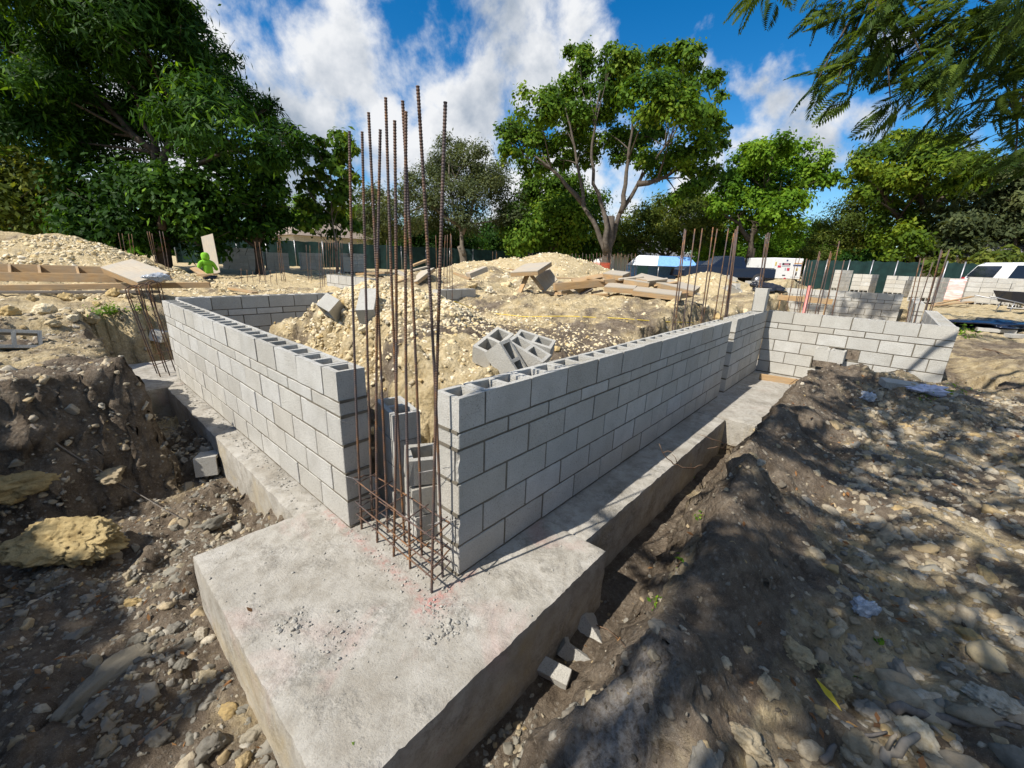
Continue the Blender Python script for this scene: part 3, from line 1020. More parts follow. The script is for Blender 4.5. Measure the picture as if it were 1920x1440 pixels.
def block_stack(label, p, yaw, nx_, ny_, nz_, lean=0.0, group=None, drop=0.0, mat_wrap=None):
    root = empty('block_stack', p, yaw)
    tag(root, label, 'block stack', group)
    for k in range(nz_):
        for i in range(nx_):
            for j in range(ny_):
                if 0 < i < nx_ - 1 and 0 < j < ny_ - 1 and k < nz_ - 1: continue
                if k == nz_ - 1 and random.random() < drop: continue
                me = random.choice(BM['Ff1' if k == 0 else 'Ff0'])
                a = (i + .5) * .40 + (.2 if k % 2 and ny_ > 1 else 0) * 0
                o = link('concrete_block', me, root, (a - nx_ * .2 + random.uniform(-.006, .006), (j + .5) * .198 - ny_ * .099, .1 + k * .197), (R(90) if k == 0 else 0, 0, random.uniform(-.02, .02)))
    return root


G_ = 'pallet stacks of blocks on the right'
def gstack(label, px, py, d, yaw, a, b, c, group=None, drop=0.0):
    p = at(px, py, d)
    return block_stack(label, (p[0], p[1], p[2]), yaw, a, b, c, 0, group, drop)


gstack('narrow stack of blocks, leftmost of the block stacks by the green screen', 1573, 546, 24, R(50), 1, 4, 6)
gstack('double stack of grey blocks standing before the dark shrubs', 1615, 550, 22.0, R(75), 2, 5, 5)
gstack('stepped stack of grey blocks right of the double stack', 1678, 555, 21, R(70), 2, 4, 5, None, .3)
gstack('stack of blocks behind the black corner bars', 1733, 566, 17.0, R(60), 2, 4, 5)
gstack('big stack of blocks with open cells along its base', 1850, 576, 17.2, R(88), 4, 5, 6)
gstack('stack of blocks cut off by the right frame edge', 1935, 580, 15, R(80), 3, 4, 5)
gstack('small tower of blocks on the sand near the shaded wall corner', 1407, 561, 18.5, R(30), 1, 3, 4)
gstack('low pair of blocks before the big stack', 1768, 562, 19.5, R(85), 3, 5, 5)
for k, (x, y, d, lb) in enumerate(((460, 512, 24, 'wide bluish stack of blocks in tree shade, left of three'), (522, 512, 25, 'bluish stack of blocks in tree shade, middle of three'), (585, 511, 26, 'bluish stack of blocks in tree shade, right of three'), (662, 515, 24, 'bluish stack of blocks in tree shade behind the tall bars'))):
    gstack(lb, x, y, d, R(-10), 5 if k == 0 else 3, 3, 7 if k == 0 else 6, None, .1)
# plastic wrapped pallet
s = NT('red_striped_wrap')
mp = s.N('ShaderNodeMapping'); s.L(s.tc.outputs['Object'], mp.inputs[0]); mp.inputs['Scale'].default_value = (.6, .6, 6)
n = s.noise(1.6, 5, .6, mp.outputs[0], .5)
WRAP = s.out(s.ramp(n, [(.40, (.78, .74, .72)), (.5, (.74, .36, .32)), (.6, (.80, .70, .68)), (.72, (.72, .25, .22))]), .3, .5)
p = at(1786, 569, 19.0)
w = empty('wrapped_pallet', p, R(84))
tag(w, 'pallet of blocks wrapped in red and white striped plastic film', 'pallet')
mb = MB(); mb.box(-.6, .6, -.5, .5, .14, 1.05, bev=.03); mb.build('wrapped_load', WRAP, w)
mb = MB()
for x in (-.5, 0, .5): mb.box(x - .05, x + .05, -.5, .5, 0, .1)
for y in (-.42, -.14, .14, .42): mb.box(-.6, .6, y - .05, y + .05, .102, .135)
mb.build('pallet_base', WOOD, w)


# ------------------------------------------------------------------ lumber
ORD = ['first', 'second', 'third', 'fourth', 'fifth', 'sixth', 'seventh', 'eighth', 'ninth', 'tenth', 'eleventh', 'twelfth', 'thirteenth', 'fourteenth', 'fifteenth', 'sixteenth', 'seventeenth', 'eighteenth', 'nineteenth', 'twentieth', 'twenty first', 'twenty second', 'twenty third', 'twenty fourth', 'twenty fifth']
def board(name, label, p0, p1, w, t, roll=0.0, mat=None, group=None, cat='board', lift=0.0):
    p0, p1 = Vector(p0), Vector(p1)
    p0.z += lift; p1.z += lift
    d = p1 - p0; L = d.length; c = (p0 + p1) / 2
    q = d.to_track_quat('X', 'Z')
    if roll == 'upright':                                   # broad face turned to the open plot
        n_ = Vector(-_f); roll = math.atan2(-(q @ Vector((0, 1, 0))).dot(n_), (q @ Vector((0, 0, 1))).dot(n_))
    rot = (q.to_matrix() @ Matrix.Rotation(roll, 3, 'X')).to_euler()
    mb = MB(); mb.box(-L / 2, L / 2, -w / 2, w / 2, -t / 2, t / 2, bev=min(.004, t * .2))
    o = mb.build(name, mat or WOOD, None, c, rot)
    tag(o, label, cat, group)
    return o


def form_panel(label, p0, p1, w, dpt=.10, roll=0.0, group=None, up=1):
    """plywood sheet nailed on a frame of studs"""
    p0, p1 = Vector(p0), Vector(p1)
    d = p1 - p0; L = d.length; c = (p0 + p1) / 2
    q = d.to_track_quat('X', 'Z')
    dpt *= .75
    root = empty('formwork', c, rot=(q.to_matrix() @ Matrix.Rotation(roll, 3, 'X')).to_euler())
    tag(root, label, 'formwork', group)
    mb = MB(); mb.box(-L / 2, L / 2, -w / 2, w / 2, .002 + dpt / 2, .02 + dpt / 2); mb.build('plywood_sheet', PLY, root)
    for y in (-w / 2 + .02, w / 2 - .02):
        mb = MB(); mb.box(-L / 2, L / 2, y - .02, y + .02, -dpt / 2, dpt / 2); mb.build('stud', WOOD, root)
    n = max(2, int(L / .6) + 1)
    for k in range(n):
        x = -L / 2 + .02 + (L - .04) * k / (n - 1)
        mb = MB(); mb.box(x - .02, x + .02, -w / 2 + .041, w / 2 - .041, -dpt / 2 + .003, dpt / 2 - .003); mb.build('stud', WOOD, root)
    return root


D = 8.6
g1 = 'old form boards in the middle lumber heap'
form_panel('square rusty topped form panel propped on the lumber heap', at(972, 507, 9.0), at(1022, 504, 8.7), .75, .10, .25)
board('leg_board', 'slanted prop board under the left edge of the propped panel', at(991, 511, 8.9), at(972, 553, 8.7), .10, .04, 0)
board('leg_board', 'slanted prop board under the right edge of the propped panel', at(994, 513, 8.9), at(1017, 543, 8.8), .10, .04, 0)
board('plywood_offcut', 'grey plywood offcut leaning on sand by the propped panel', at(1014, 511, 9.3), at(1032, 537, 9.0), .42, .02, 1.0, PLY)
board('board', 'thin board poking out left of the propped panel', at(955, 505, 9.2), at(990, 511, 9.1), .09, .03)
board('plank', 'pale plank along the back of the lumber heap', at(1036, 521, 9.4), at(1084, 522, 9.2), .14, .03)
board('plank', 'honey coloured plank rising to the right at the heap top', at(1074, 528, 8.9), at(1138, 516, 9.2), .16, .05, .4)
board('beam', 'long honey coloured beam across the front of the lumber heap', at(1039, 538, 8.6), at(1176, 527, 8.9), .12, .15)
form_panel('short form panel on top of the heap in the middle', at(1138, 515, 9.1), at(1174, 519, 8.9), .55, .13, .12)
form_panel('grey faced form panel low in the heap, left of two', at(1137, 539, 8.6), at(1192, 543, 8.4), .55, .12, .10)
form_panel('grey faced form panel low in the heap, right of two', at(1190, 546, 8.2), at(1276, 556, 7.9), .60, .11, .08)
form_panel('orange edged form panel between the heap top and the long panel', at(1174, 527, 8.8), at(1220, 534, 8.6), .5, .12, .05)
form_panel('long form panel sloping down at the right end of the heap', at(1194, 521, 8.9), at(1306, 547, 8.3), .5, .12, .15)
board('beam', 'beam end under the right tip of the lumber heap', at(1262, 556, 8.0), at(1296, 552, 8.3), .10, .10)
SCR = [((1040, 545), (1060, 559)), ((1067, 540), (1088, 554)), ((1108, 534), (1086, 550)), ((1111, 541), (1088, 553)), ((1098, 554), (1143, 552)), ((1143, 556), (1172, 557)), ((1110, 549), (1130, 545)),
       ((1180, 556), (1150, 552)), ((1052, 548), (1110, 543)), ((1060, 533), (1120, 536)), ((1196, 540), (1160, 548)), ((1120, 528), (1165, 536)),
       ((1030, 556), (1062, 549)), ((1046, 529), (1078, 534)), ((1126, 560), (1160, 552)), ((1190, 560), (1236, 557)), ((1212, 530), (1250, 526)), ((1226, 538), (1270, 530)), ((1240, 562), (1268, 552)), ((1100, 522), (1132, 527)),
       ((1150, 560), (1206, 551)), ((1018, 548), (1046, 552)), ((1160, 524), (1206, 519)), ((1280, 545), (1312, 552)), ((1070, 556), (1104, 560))]
for k, (a, b) in enumerate(sorted(SCR, key=lambda q: q[0][0] + q[1][0])):
    mx_ = (a[0] + b[0]) / 2
    dd = 8.75 - .0022 * (mx_ - 1100) + .08 * (k % 3)
    board('scrap_board', ('thin' if k % 2 else 'short') + ' scrap board in the lumber heap, ' + ORD[k] + ' from the left', at(*a, dd), at(*b, dd - .05 + .1 * (k % 2)), random.choice((.06, .09, .13)), random.choice((.02, .03, .04)), random.uniform(-1, 1), random.choice((WOOD, WOOD, PLY, DARKWOOD)), g1)
form_panel('wide pale form panel sloping on the sand left of the tall bars', at(772, 533, 9.6), at(804, 508, 9.9), .55, .08, -.2)
board('beam', 'thick pale beam lying on the sand hill', at(878, 517, 10.0), at(910, 504, 10.2), .22, .12, 0, PLY)
board('board', 'honey board before the thick pale beam on the sand hill', at(852, 512, 10.1), at(882, 524, 9.9), .12, .04)
board('board', 'board at the top of the left lumber pile behind the bars', at(774, 498, 10.4), at(800, 488, 10.6), .14, .05)
board('board', 'pale board crossing the left lumber pile behind the bars', at(770, 508, 10.1), at(803, 500, 10.3), .14, .04, 0, PLY)
board('board', 'dark edged board low in the left lumber pile', at(742, 508, 10.0), at(767, 520, 9.8), .18, .05, 0, PLY)
board('board', 'honey board on the ground behind the tall bars, left', at(672, 514, 10.6), at(726, 511, 10.4), .25, .05)
board('board', 'board end lying between the tall bars and the stub wall', at(742, 530, 9.5), at(768, 522, 9.7), .12, .05)
board('board', 'honey coloured board lying behind the low shaded wall at left', at(432, 541, 9.6), at(478, 549, 9.2), .14, .04)
board('form_board', 'form board set along the floor before the far right wall', (6.93, -.20, .045), (7.03, -.86, .045), .03, .11, 0, WOOD)
# left: ladder-like joist frame, long boards
jf = empty('joist_frame', at(110, 512, 8.3))
tag(jf, 'ladder like joist frame of brown lumber lying on the left spoil heap', 'joist frame')
J0 = Vector(at(110, 512, 8.3))
A0, A1 = Vector(at(-40, 518, 8.0)) - J0, Vector(at(229, 522, 8.5)) - J0
B0, B1 = Vector(at(-40, 501, 8.7)) - J0, Vector(at(224, 508, 9.2)) - J0


def bar_part(a, b, w, h, mat, parent, name):
    d = b - a; L = d.length
    mb = MB(); mb.box(-L / 2, L / 2, -w / 2, w / 2, -h / 2, h / 2, bev=.003)
    return mb.build(name, mat, parent, (a + b) / 2, d.to_track_quat('X', 'Z').to_euler())


bar_part(A0, A1, .04, .17, WOOD, jf, 'rail'); bar_part(B0, B1, .04, .17, WOOD, jf, 'rail')
for t in (.02, .215, .42, .69, .985):
    bar_part(A0.lerp(A1, t), B0.lerp(B1, t), .04, .16, WOOD, jf, 'cross_piece')
mbk = B0.lerp(B1, .5)
board('plank', 'long honey plank lying below the joist frame on the left heap', at(-30, 540, 8.0), at(394, 534, 8.6), .05, .11, .1)
board('plank', 'dark gapped plank under the long honey plank at left', at(-30, 548, 7.9), at(300, 547, 8.3), .05, .05, .1, DARKWOOD)
form_panel('grey topped form panel tilted at the end of the joist frame', at(222, 500, 8.5), at(292, 527, 7.9), .55, .16, .32)
board('board', 'board slanting by the worker in the lime hoodie', at(362, 502, 14.0), at(386, 518, 13.6), .2, .04, .3)
board('board', 'short plank lying in front of the worker in the lime hoodie', at(372, 516, 13.4), at(404, 514, 13.4), .2, .05)
board('plank', 'plank sloping up against the big stack of blocks', at(1752, 570, 15.0), at(1824, 556, 15.6), .1, .04)
board('plank', 'plank at the foot of the striped pallet', at(1748, 573, 14.8), at(1822, 566, 15.2), .15, .04)
ba, bb = Vector(at(1458, 557, 13.0)), Vector(at(1561, 566, 12.2))
bt = empty('batter_board', ba); tag(bt, 'brown batter board on stakes before the far dappled wall', 'batter board')
bar_part(Vector((0, 0, 0)), bb - ba, .03, .16, WOOD, bt, 'crossboard')
for u in (.08, .5, .92):
    q = (bb - ba) * u + Vector((.03, .03, 0)); zg = gz(ba.x + q.x, ba.y + q.y) - ba.z
    bar_part(Vector((q.x, q.y, zg - .1)), Vector((q.x, q.y, q.z + .12)), .04, .04, WOOD, bt, 'stake')
p0 = at(1440, 578, 10.0)
board('plywood_sheet', 'tall plywood sheet standing behind the worker in the lime hoodie', at(388, 441, 15.7), at(402, 514, 15.5), .46, .02, 'upright', PLY, None, 'plywood sheet')

# ------------------------------------------------------------------ more reinforcement
bar_cluster('rebar_cage', 'thin rebar cage rising behind the long shaded wall', [((1263, 660), (1284, 429), 5.6), ((1265, 655), (1286, 431), 5.8), ((1285, 650), (1303, 429), 6.0), ((1288, 645), (1317, 428), 6.0),
            ((1313, 640), (1337, 426), 6.1), ((1317, 640), (1345, 429), 6.3), ((1340, 632), (1366, 428), 6.5), ((1346, 630), (1376, 437), 6.5)], .0085)
bar_cluster('rebar_cage', 'bundle of rebar standing at the gap between the two shaded walls', [((1361, 640), (1383, 424), 6.9), ((1364, 640), (1384, 424), 7.0), ((1367, 640), (1381, 440), 7.1), ((1359, 640), (1379, 430), 7.1)], .009)
bar_cluster('rebar_cage', 'bundle of rusty rebar before the trailer', [((1424, 575), (1439, 437), 9.0), ((1427, 575), (1441, 436), 9.0), ((1430, 575), (1444, 437), 9.2), ((1422, 570), (1436, 440), 9.2)], .009)
bar_cluster('rebar_cage', 'dark rebar group behind the sunlit far right wall', [((1508, 600), (1537, 471), 9.2), ((1511, 600), (1538, 474), 9.2), ((1527, 602), (1558, 471), 9.0), ((1530, 602), (1559, 475), 9.0),
            ((1544, 604), (1574, 452), 8.8), ((1561, 606), (1583, 488), 8.8)], .011)
bar_cluster('rebar_cage', 'thin crowd of rebar left of the red pipe', [((1484, 560), (1493, 484), 12), ((1494, 600), (1513, 485), 10), ((1498, 600), (1518, 487), 10), ((1503, 600), (1523, 490), 10), ((1490, 596), (1505, 490), 10.2), ((1476, 560), (1500, 482), 12.4)], .008,
            [(1, 4, .4), (1, 3, .3)])
bar_cluster('rebar_cage', 'black rebar cage rising from the right corner of the walled room', [((1713, 580), (1726, 484), 10.4), ((1716, 580), (1733, 484), 10.4), ((1722, 583), (1749, 492), 10.2), ((1734, 586), (1765, 468), 9.9), ((1737, 586), (1767, 470), 10), ((1747, 590), (1780, 468), 9.8), ((1743, 588), (1776, 480), 9.8)], .012,
            [(0, 3, .2), (1, 4, .3)])
bar_cluster('rebar_cage', 'rebar bundle standing behind the left heap, tallest at left', [((291, 490), (276, 434), 14), ((293, 490), (280, 434), 14), ((295, 490), (285, 438), 14), ((309, 492), (299, 433), 14), ((313, 490), (305, 434), 14)], .011)
bar_cluster('rebar_cage', 'rebar bundle before the second lime clad worker', [((230, 478), (222, 437), 15.5), ((236, 478), (229, 438), 15.5), ((246, 480), (241, 438), 15.5), ((250, 480), (247, 439), 15.5)], .011)
bar_cluster('rebar_cage', 'pair of rebars before the wide bluish block stack', [((489, 522), (478, 453), 15), ((496, 522), (486, 454), 15)], .011)
bar_cluster('rebar_cage', 'rebars leaning before the middle bluish stack', [((527, 512), (520, 454), 15), ((534, 512), (524, 441), 15), ((531, 512), (522, 441), 15)], .011)
bar_cluster('rebar_cage', 'pair of thin rebars before the right bluish stack', [((578, 516), (574, 459), 16), ((583, 516), (581, 460), 16)], .010)
bar_cluster('rebar_cage', 'dense row of pale rebars left of the tall bars', [((602 + 4.1 * k, 556), (598 + 4.3 * k, 446 + random.uniform(0, 9)), 10.5 + .12 * (k % 3)) for k in range(11)], .007)
bar_cluster('rebar_cage', 'three thin rebars between the tall bars', [((727, 520), (725, 450), 13), ((731, 520), (730, 453), 13), ((735, 518), (734, 456), 13)], .009)
bar_cluster('rebar_cage', 'rebar group standing at the stub wall right of the mound', [((832, 552), (835, 441), 9), ((838, 552), (839, 440), 9), ((844, 556), (845, 438), 8.8), ((848, 572), (846, 441), 8.4), ((818, 540), (817, 441), 9.2)], .0075)
bar_cluster('rebar_cage', 'long row of rebars far back by the orange barrier', [((1056 + 6.4 * k, 520), (1053 + 6.6 * k, 475 + random.uniform(-1, 4)), 20 + .2 * (k % 4)) for k in range(22)], .013)
bar_cluster('rebar_cage', 'thin rebars on top of the far sand hill', [((994, 494), (992, 476), 17), ((998, 494), (998, 475), 17), ((925, 488), (924, 472), 18), ((931, 488), (931, 472), 18)], .010)
bar_cluster('rebar_cage', 'short rebar stubs in the churned ground at left', [((453 + 11 * k, 524 + (k % 3) * 2), (452 + 11 * k, 503 + (k % 4) * 3), 13 + .3 * (k % 3)) for k in range(7)], .009)

s = NT('pink_pvc'); PVC = s.out((.62, .20, .17), .45, .4)
p = at(1507, 590, 9.6); q = at(1519, 536, 9.6)
p[2] = min(p[2], gz(p[0], p[1]) - .05); mb = MB(); mb.tube([p, q], .035, 12)
tag(mb.build('pvc_pipe', PVC), 'leaning red plastic pipe beside the dark rebar group', 'pipe')
# stake-out string
CORDM = plain('yellow_cord', (.78, .56, .06), .6)
pts = []
for (x, y) in ((852, 568), (880, 578), (928, 590), (984, 596), (1040, 595), (1069, 595), (1110, 597), (1162, 599), (1210, 603), (1256, 606), (1300, 607)):
    g = ground_at(x, y); pts.append((g[0], g[1], g[2] + .02))
mb = MB(); mb.tube(pts, .006, 5)
tag(mb.build('marking_string', CORDM), 'yellow marking string lying across the dug up ground', 'string')
# ------------------------------------------------------------------ rocks
def rock_mesh(seed, sub, mat, squash=(1, 1, .7), rough=.22, facets=9):
    r = np.random.default_rng(seed)
    bm = bmesh.new(); bmesh.ops.create_icosphere(bm, subdivisions=sub, radius=1.0)
    V = np.array([v.co[:] for v in bm.verts]); F = np.array([[v.index for v in f.verts] for f in bm.faces]); bm.free()
    for k in range(facets):
        n = r.normal(size=3); n /= np.linalg.norm(n); d = r.uniform(.5, .82)
        h = V @ n
        V = V - np.outer(np.maximum(h - d, 0) * .92, n)
    nn = fbm(V[:, 0] * 1.6 + seed, V[:, 1] * 1.6, V[:, 2] * 1.6, 4)
    n2 = fbm(V[:, 0] * 5 + seed, V[:, 1] * 5, V[:, 2] * 5, 3)
    n3 = fbm(V[:, 0] * 13 + seed, V[:, 1] * 13, V[:, 2] * 13, 3) if sub >= 4 else 0
    if sub >= 5:
        q = fbm(V[:, 0] * 6.5 + seed, V[:, 1] * 6.5 + 3, V[:, 2] * 6.5, 4)
        n3 = n3 * 1.3 - 1.6 * np.maximum(q - .12, 0) - .5 * np.abs(fbm(V[:, 0] * 3 + seed, V[:, 1] * 3, V[:, 2] * 3, 3))
    V = V * (1 + rough * nn + rough * .4 * n2 + rough * .22 * n3)[:, None] * np.array(squash)
    return np_mesh('rock', V, F, [mat], smooth=sub >= 4)


def proto_set(name, mat, n, sub):
    c = bpy.data.collections.new(name)
    for k in range(n):
        o = bpy.data.objects.new(f'{name}_{"abcdefghij"[k]}', rock_mesh(100 + 13 * k + len(name), sub, mat, (1, rng.uniform(.65, .95), rng.uniform(.5, .8))))
        c.objects.link(o)
    return c


def scatter(name, label, pts, scales, coll, nproto, sink=.15):
    """one stuff object: points that carry small rocks through geometry nodes"""
    n = len(pts)
    me = bpy.data.meshes.new(name)
    me.vertices.add(n); me.vertices.foreach_set('co', np.asarray(pts, np.float32).ravel())
    a = me.attributes.new('sc', 'FLOAT', 'POINT'); a.data.foreach_set('value', np.asarray(scales, np.float32))
    rot = rng.uniform(0, 2 * math.pi, (n, 3)); rot[:, :2] = rng.normal(0, .45, (n, 2))
    a = me.attributes.new('ro', 'FLOAT_VECTOR', 'POINT'); a.data.foreach_set('vector', rot.astype(np.float32).ravel())
    a = me.attributes.new('ix', 'INT', 'POINT'); a.data.foreach_set('value', rng.integers(0, nproto, n).astype(np.int32))
    o = link(name, me)
    ng = bpy.data.node_groups.new(name + '_nodes', 'GeometryNodeTree')
    ng.interface.new_socket('Geometry', in_out='INPUT', socket_type='NodeSocketGeometry')
    ng.interface.new_socket('Geometry', in_out='OUTPUT', socket_type='NodeSocketGeometry')
    gi = ng.nodes.new('NodeGroupInput'); go = ng.nodes.new('NodeGroupOutput')
    ip = ng.nodes.new('GeometryNodeInstanceOnPoints')
    ci = ng.nodes.new('GeometryNodeCollectionInfo'); ci.inputs['Collection'].default_value = coll
    ci.inputs['Separate Children'].default_value = True; ci.inputs['Reset Children'].default_value = True

    def na(nm, ty):
        q = ng.nodes.new('GeometryNodeInputNamedAttribute'); q.data_type = ty; q.inputs['Name'].default_value = nm
        return next(s_ for s_ in q.outputs if s_.enabled and s_.name == 'Attribute')
    ng.links.new(gi.outputs[0], ip.inputs['Points'])
    ng.links.new(ci.outputs[0], ip.inputs['Instance'])
    ip.inputs['Pick Instance'].default_value = True
    ng.links.new(na('ix', 'INT'), ip.inputs['Instance Index'])
    ng.links.new(na('ro', 'FLOAT_VECTOR'), ip.inputs['Rotation'])
    ng.links.new(na('sc', 'FLOAT'), ip.inputs['Scale'])
    ng.links.new(ip.outputs[0], go.inputs[0])
    m = o.modifiers.new('scatter', 'NODES'); m.node_group = ng
    tag(o, label, kind='stuff')
    return o


def blocked(x, y, pad=.02):
    b = rdist(x, y, *PAD) < pad
    b |= rdist(x, y, 0, 4.4, -.36, .52) < pad
    b |= rdist(x, y, -.2, .52, 1.0, 5.56) < pad
    b |= rdist(x, y, -.8, 1.05, 5.5, 7.4) < pad
    b |= (rdist(x, y, 5.3, 9, -.7, .9) < pad) & (H0(x, y) < .03)
    b |= (rdist(x, y, 4.38, 5.4, -.6, .9) < pad)
    b |= (rdist(x, y, 0, 4.8, 5.8, 6.8) < pad)
    return b


def sample(n, region, dens):
    """rejection sampling inside (x0, x1, y0, y1) with density 0..1"""
    x0, x1, y0, y1 = region
    x = rng.uniform(x0, x1, n); y = rng.uniform(y0, y1, n)
    k = (rng.uniform(0, 1, n) < dens(x, y)) & ~blocked(x, y)
    return x[k], y[k]


def place(x, y, s_, sink=.32):
    return np.stack([x, y, Hf(x, y) - sink * s_], -1)


def lognorm(n, med, sig, lo, hi):
    return np.clip(med * np.exp(rng.normal(0, sig, n)), lo, hi)


PT = proto_set('limestone_bit', ROCK_TAN, 8, 3)
PG = proto_set('rubble_bit', ROCK_GREY, 8, 3)
PD = proto_set('clod_bit', ROCK_DIRT, 6, 3)
PF = proto_set('dusty_bit', ROCK_DUSTY, 8, 3)
PM = proto_set('mortar_bit', ROCK_MORTAR, 6, 3)


def clumps(x, y, s_=1.3, lo=-.25, hi=.5):
    return sstep(lo, hi, fbm(x * s_, y * s_, 21, 3))


# left pit floor: grey stony rubble
x, y = sample(26000, (-3.0, .2, -1.0, 6), lambda x, y: np.where(H0(x, y) < .1, .30 + .7 * clumps(x, y, 1.7), .25 * clumps(x, y, 1.1)))
s_ = lognorm(len(x), .0155, .55, .006, .07)
scatter('pit_rubble', 'grey broken stones and gravel covering the pit floor left of the pad', place(x, y, s_), s_, PG, 8)
x, y = sample(5200, (-3.0, .2, -1.0, 7), lambda x, y: .3 + .7 * clumps(x, y, 1.2))
s_ = lognorm(len(x), .020, .55, .008, .075)
scatter('pit_limestone', 'pale limestone bits among the grey stones left of the pad', place(x, y, s_), s_, PF, 8)
# right berm and flat
x, y = sample(34000, (-.8, 9, -5.2, -.5), lambda x, y: np.where(y > yedge(x) - 1.0, .12, .55 + .45 * clumps(x, y)) * np.clip(1.25 - x * .05, .4, 1))
s_ = lognorm(len(x), .019, .65, .006, .085) * np.where(y > yedge(x) - .8, .5, 1)
k = rng.uniform(0, 1, len(x)) < .62
scatter('flat_limestone', 'limestone chunks strewn over the ground on the right', place(x[k], y[k], s_[k] * 1.15), s_[k] * 1.15, PF, 8)
scatter('flat_rubble', 'grey stones and dirt lumps strewn over the ground on the right', place(x[~k], y[~k], s_[~k]), s_[~k], PG, 8)
x, y = sample(16000, (-.8, 9, -4.5, -.45), lambda x, y: .6 * clumps(x, y, 2.0))
s_ = lognorm(len(x), .012, .6, .004, .05)
scatter('dirt_clods', 'small dark clods over the right berm', place(x, y, s_), s_, PD, 6)


# the limestone mound inside the walls
def dm(x, y): return np.exp(-(((x - 1.9) / 1.25) ** 2 + ((y - 3.3) / 1.25) ** 2) ** 1.6)
x, y = sample(52000, (-.0, 4.6, .6, 5.6), lambda x, y: np.maximum(dm(x, y), .12))
s_ = lognorm(len(x), .022, .45, .008, .065)
scatter('mound_rubble', 'pale crushed limestone heaped inside the block walls', place(x, y, s_), s_, PT, 8)
x, y = sample(9000, (.3, 16, .6, 11), lambda x, y: (.25 + .75 * clumps(x, y, .9)) * np.where(H0(x, y) > .3, 1, .2))
s_ = lognorm(len(x), .024, .5, .01, .09)
scatter('plot_rubble', 'limestone bits lying over the churned plot', place(x, y, s_), s_, PT, 8)
# left spoil heap
x, y = sample(30000, (-11, 3.5, 7.5, 17), lambda x, y: sstep(.75, 1.1, H0(x, y)) * (.5 + .5 * clumps(x, y, .8)))
s_ = lognorm(len(x), .052, .40, .02, .15)
scatter('heap_rubble', 'tan limestone rubble of the spoil heap at the left', place(x, y, s_), s_, PT, 8)
x, y = sample(6500, (-6, .0, 3.2, 8.5), lambda x, y: .2 + .6 * clumps(x, y, 1.0))
s_ = lognorm(len(x), .028, .5, .01, .10)
scatter('bank_rubble', 'limestone bits on the left dirt bank', place(x, y, s_), s_, PF, 8)
x, y = sample(9000, (5, 26, 4, 22), lambda x, y: sstep(.7, 1.2, H0(x, y)))
s_ = lognorm(len(x), .045, .45, .02, .14)
scatter('far_rubble', 'limestone lumps on the far sand hills', place(x, y, s_), s_, PT, 8)
# crumbs on the pad
n = 900
x = np.concatenate([rng.normal(.10, .10, 450), rng.uniform(PAD[0], PAD[1], 250), rng.normal(-.02, .10, 120), rng.normal(-.45, .08, 80)])
y = np.concatenate([rng.uniform(-.06, .92, 450), rng.uniform(PAD[2], PAD[3], 250), rng.normal(.0, .06, 120) - .12, rng.normal(.1, .08, 80)])
k = (x > PAD[0] + .02) & (x < PAD[1] - .02) & (y > PAD[2] + .02) & (y < PAD[3] - .02); x, y = x[k], y[k]
s_ = lognorm(len(x), .0045, .5, .002, .013)
scatter('mortar_crumbs', 'grey mortar crumbs spilled on the concrete pad', np.stack([x, y, s_ * .3], -1), s_, PM, 6)
x = rng.normal(.55, .045, 60); y = rng.normal(-.02, .03, 60) - .12 + .0
x = np.concatenate([rng.normal(.03, .05, 70), rng.normal(-.50, .05, 60)]) - .08; y = np.concatenate([rng.normal(-.24, .025, 70), rng.normal(.35, .05, 60)])
s_ = lognorm(len(x), .007, .5, .003, .018)
scatter('mortar_lumps', 'dried mortar lumps lying on the concrete pad', np.stack([x, y, s_ * .3], -1), s_, PM, 6)
# mortar droppings along the foot of the walls
x = np.concatenate([rng.normal(-.05, .045, 620)]); y = rng.uniform(.9, 5.9, len(x))
k = x < -.004; x, y = x[k], y[k]
s_ = lognorm(len(x), .0055, .5, .002, .015)
scatter('wall_droppings', 'mortar droppings along the foot of the sunlit wall', np.stack([x, y, np.full(len(x), -.012) + s_ * .2], -1), s_, PM, 6)


# bigger stones that can be picked out one by one
def stone(label, p, s_, seed, mat, rot=None, squash=(1, .8, .6), sub=4, group=None, rough=.26, name='stone', cat='stone'):
    me = rock_mesh(seed, sub, mat, squash, rough, 8)
    o = link(name, me, None, p, rot or (random.uniform(-.3, .3), random.uniform(-.3, .3), random.uniform(0, 6)))
    o.scale = (s_, s_, s_)
    tag(o, label, cat, group)
    return o


p = on(118, 1015, -.25)
stone('large yellow limestone boulder lying in the pit at left', (p[0], p[1], -.24), .38, 6, ROCK_YELLOW, (.1, .05, R(-50)), (1.05, .6, .5), 6, None, .22, 'boulder', 'boulder')
for k, (x, y, s1, lb) in enumerate(((52, 905, .24, 'wide ochre rock jutting out low in the left bank, left of two'), (205, 893, .16, 'smaller ochre rock jutting out low in the left bank, right of two'))):
    p = ground_at(x, y)
    stone(lb, (p[0], p[1] + .06, p[2] - .01), s1, 9 + k, STONE_DUSTY if k else ROCK_YELLOW, None, (1.25, .8, .5), 5, None, .2, 'rock', 'rock')
p = on(402, 978, -.36)
stone('flat grey stone by the left strip next to the pad', (p[0], p[1], -.37), .12, 12, STONE_GREY, (.05, .05, .4), (1.1, .6, .4))
p = on(585, 955, -.3)
stone('reddish brown stone tucked under the edge of the left strip', (-.32, 1.62, -.33), .10, 15, ROCK_DIRT, None, (1, .7, .6))
p = on(210, 1265, -.40)
stone('long flat grey slab of rock lying in the pit', (p[0], p[1], -.42), .19, 18, STONE_GREY, (.1, .05, R(35)), (1.5, .5, .35))
p = ground_at(1715, 1390)
stone('broken pale stone at the lower right on the roots', (p[0], p[1], p[2] + .02), .075, 21, STONE_TAN)
p = ground_at(1560, 1330)
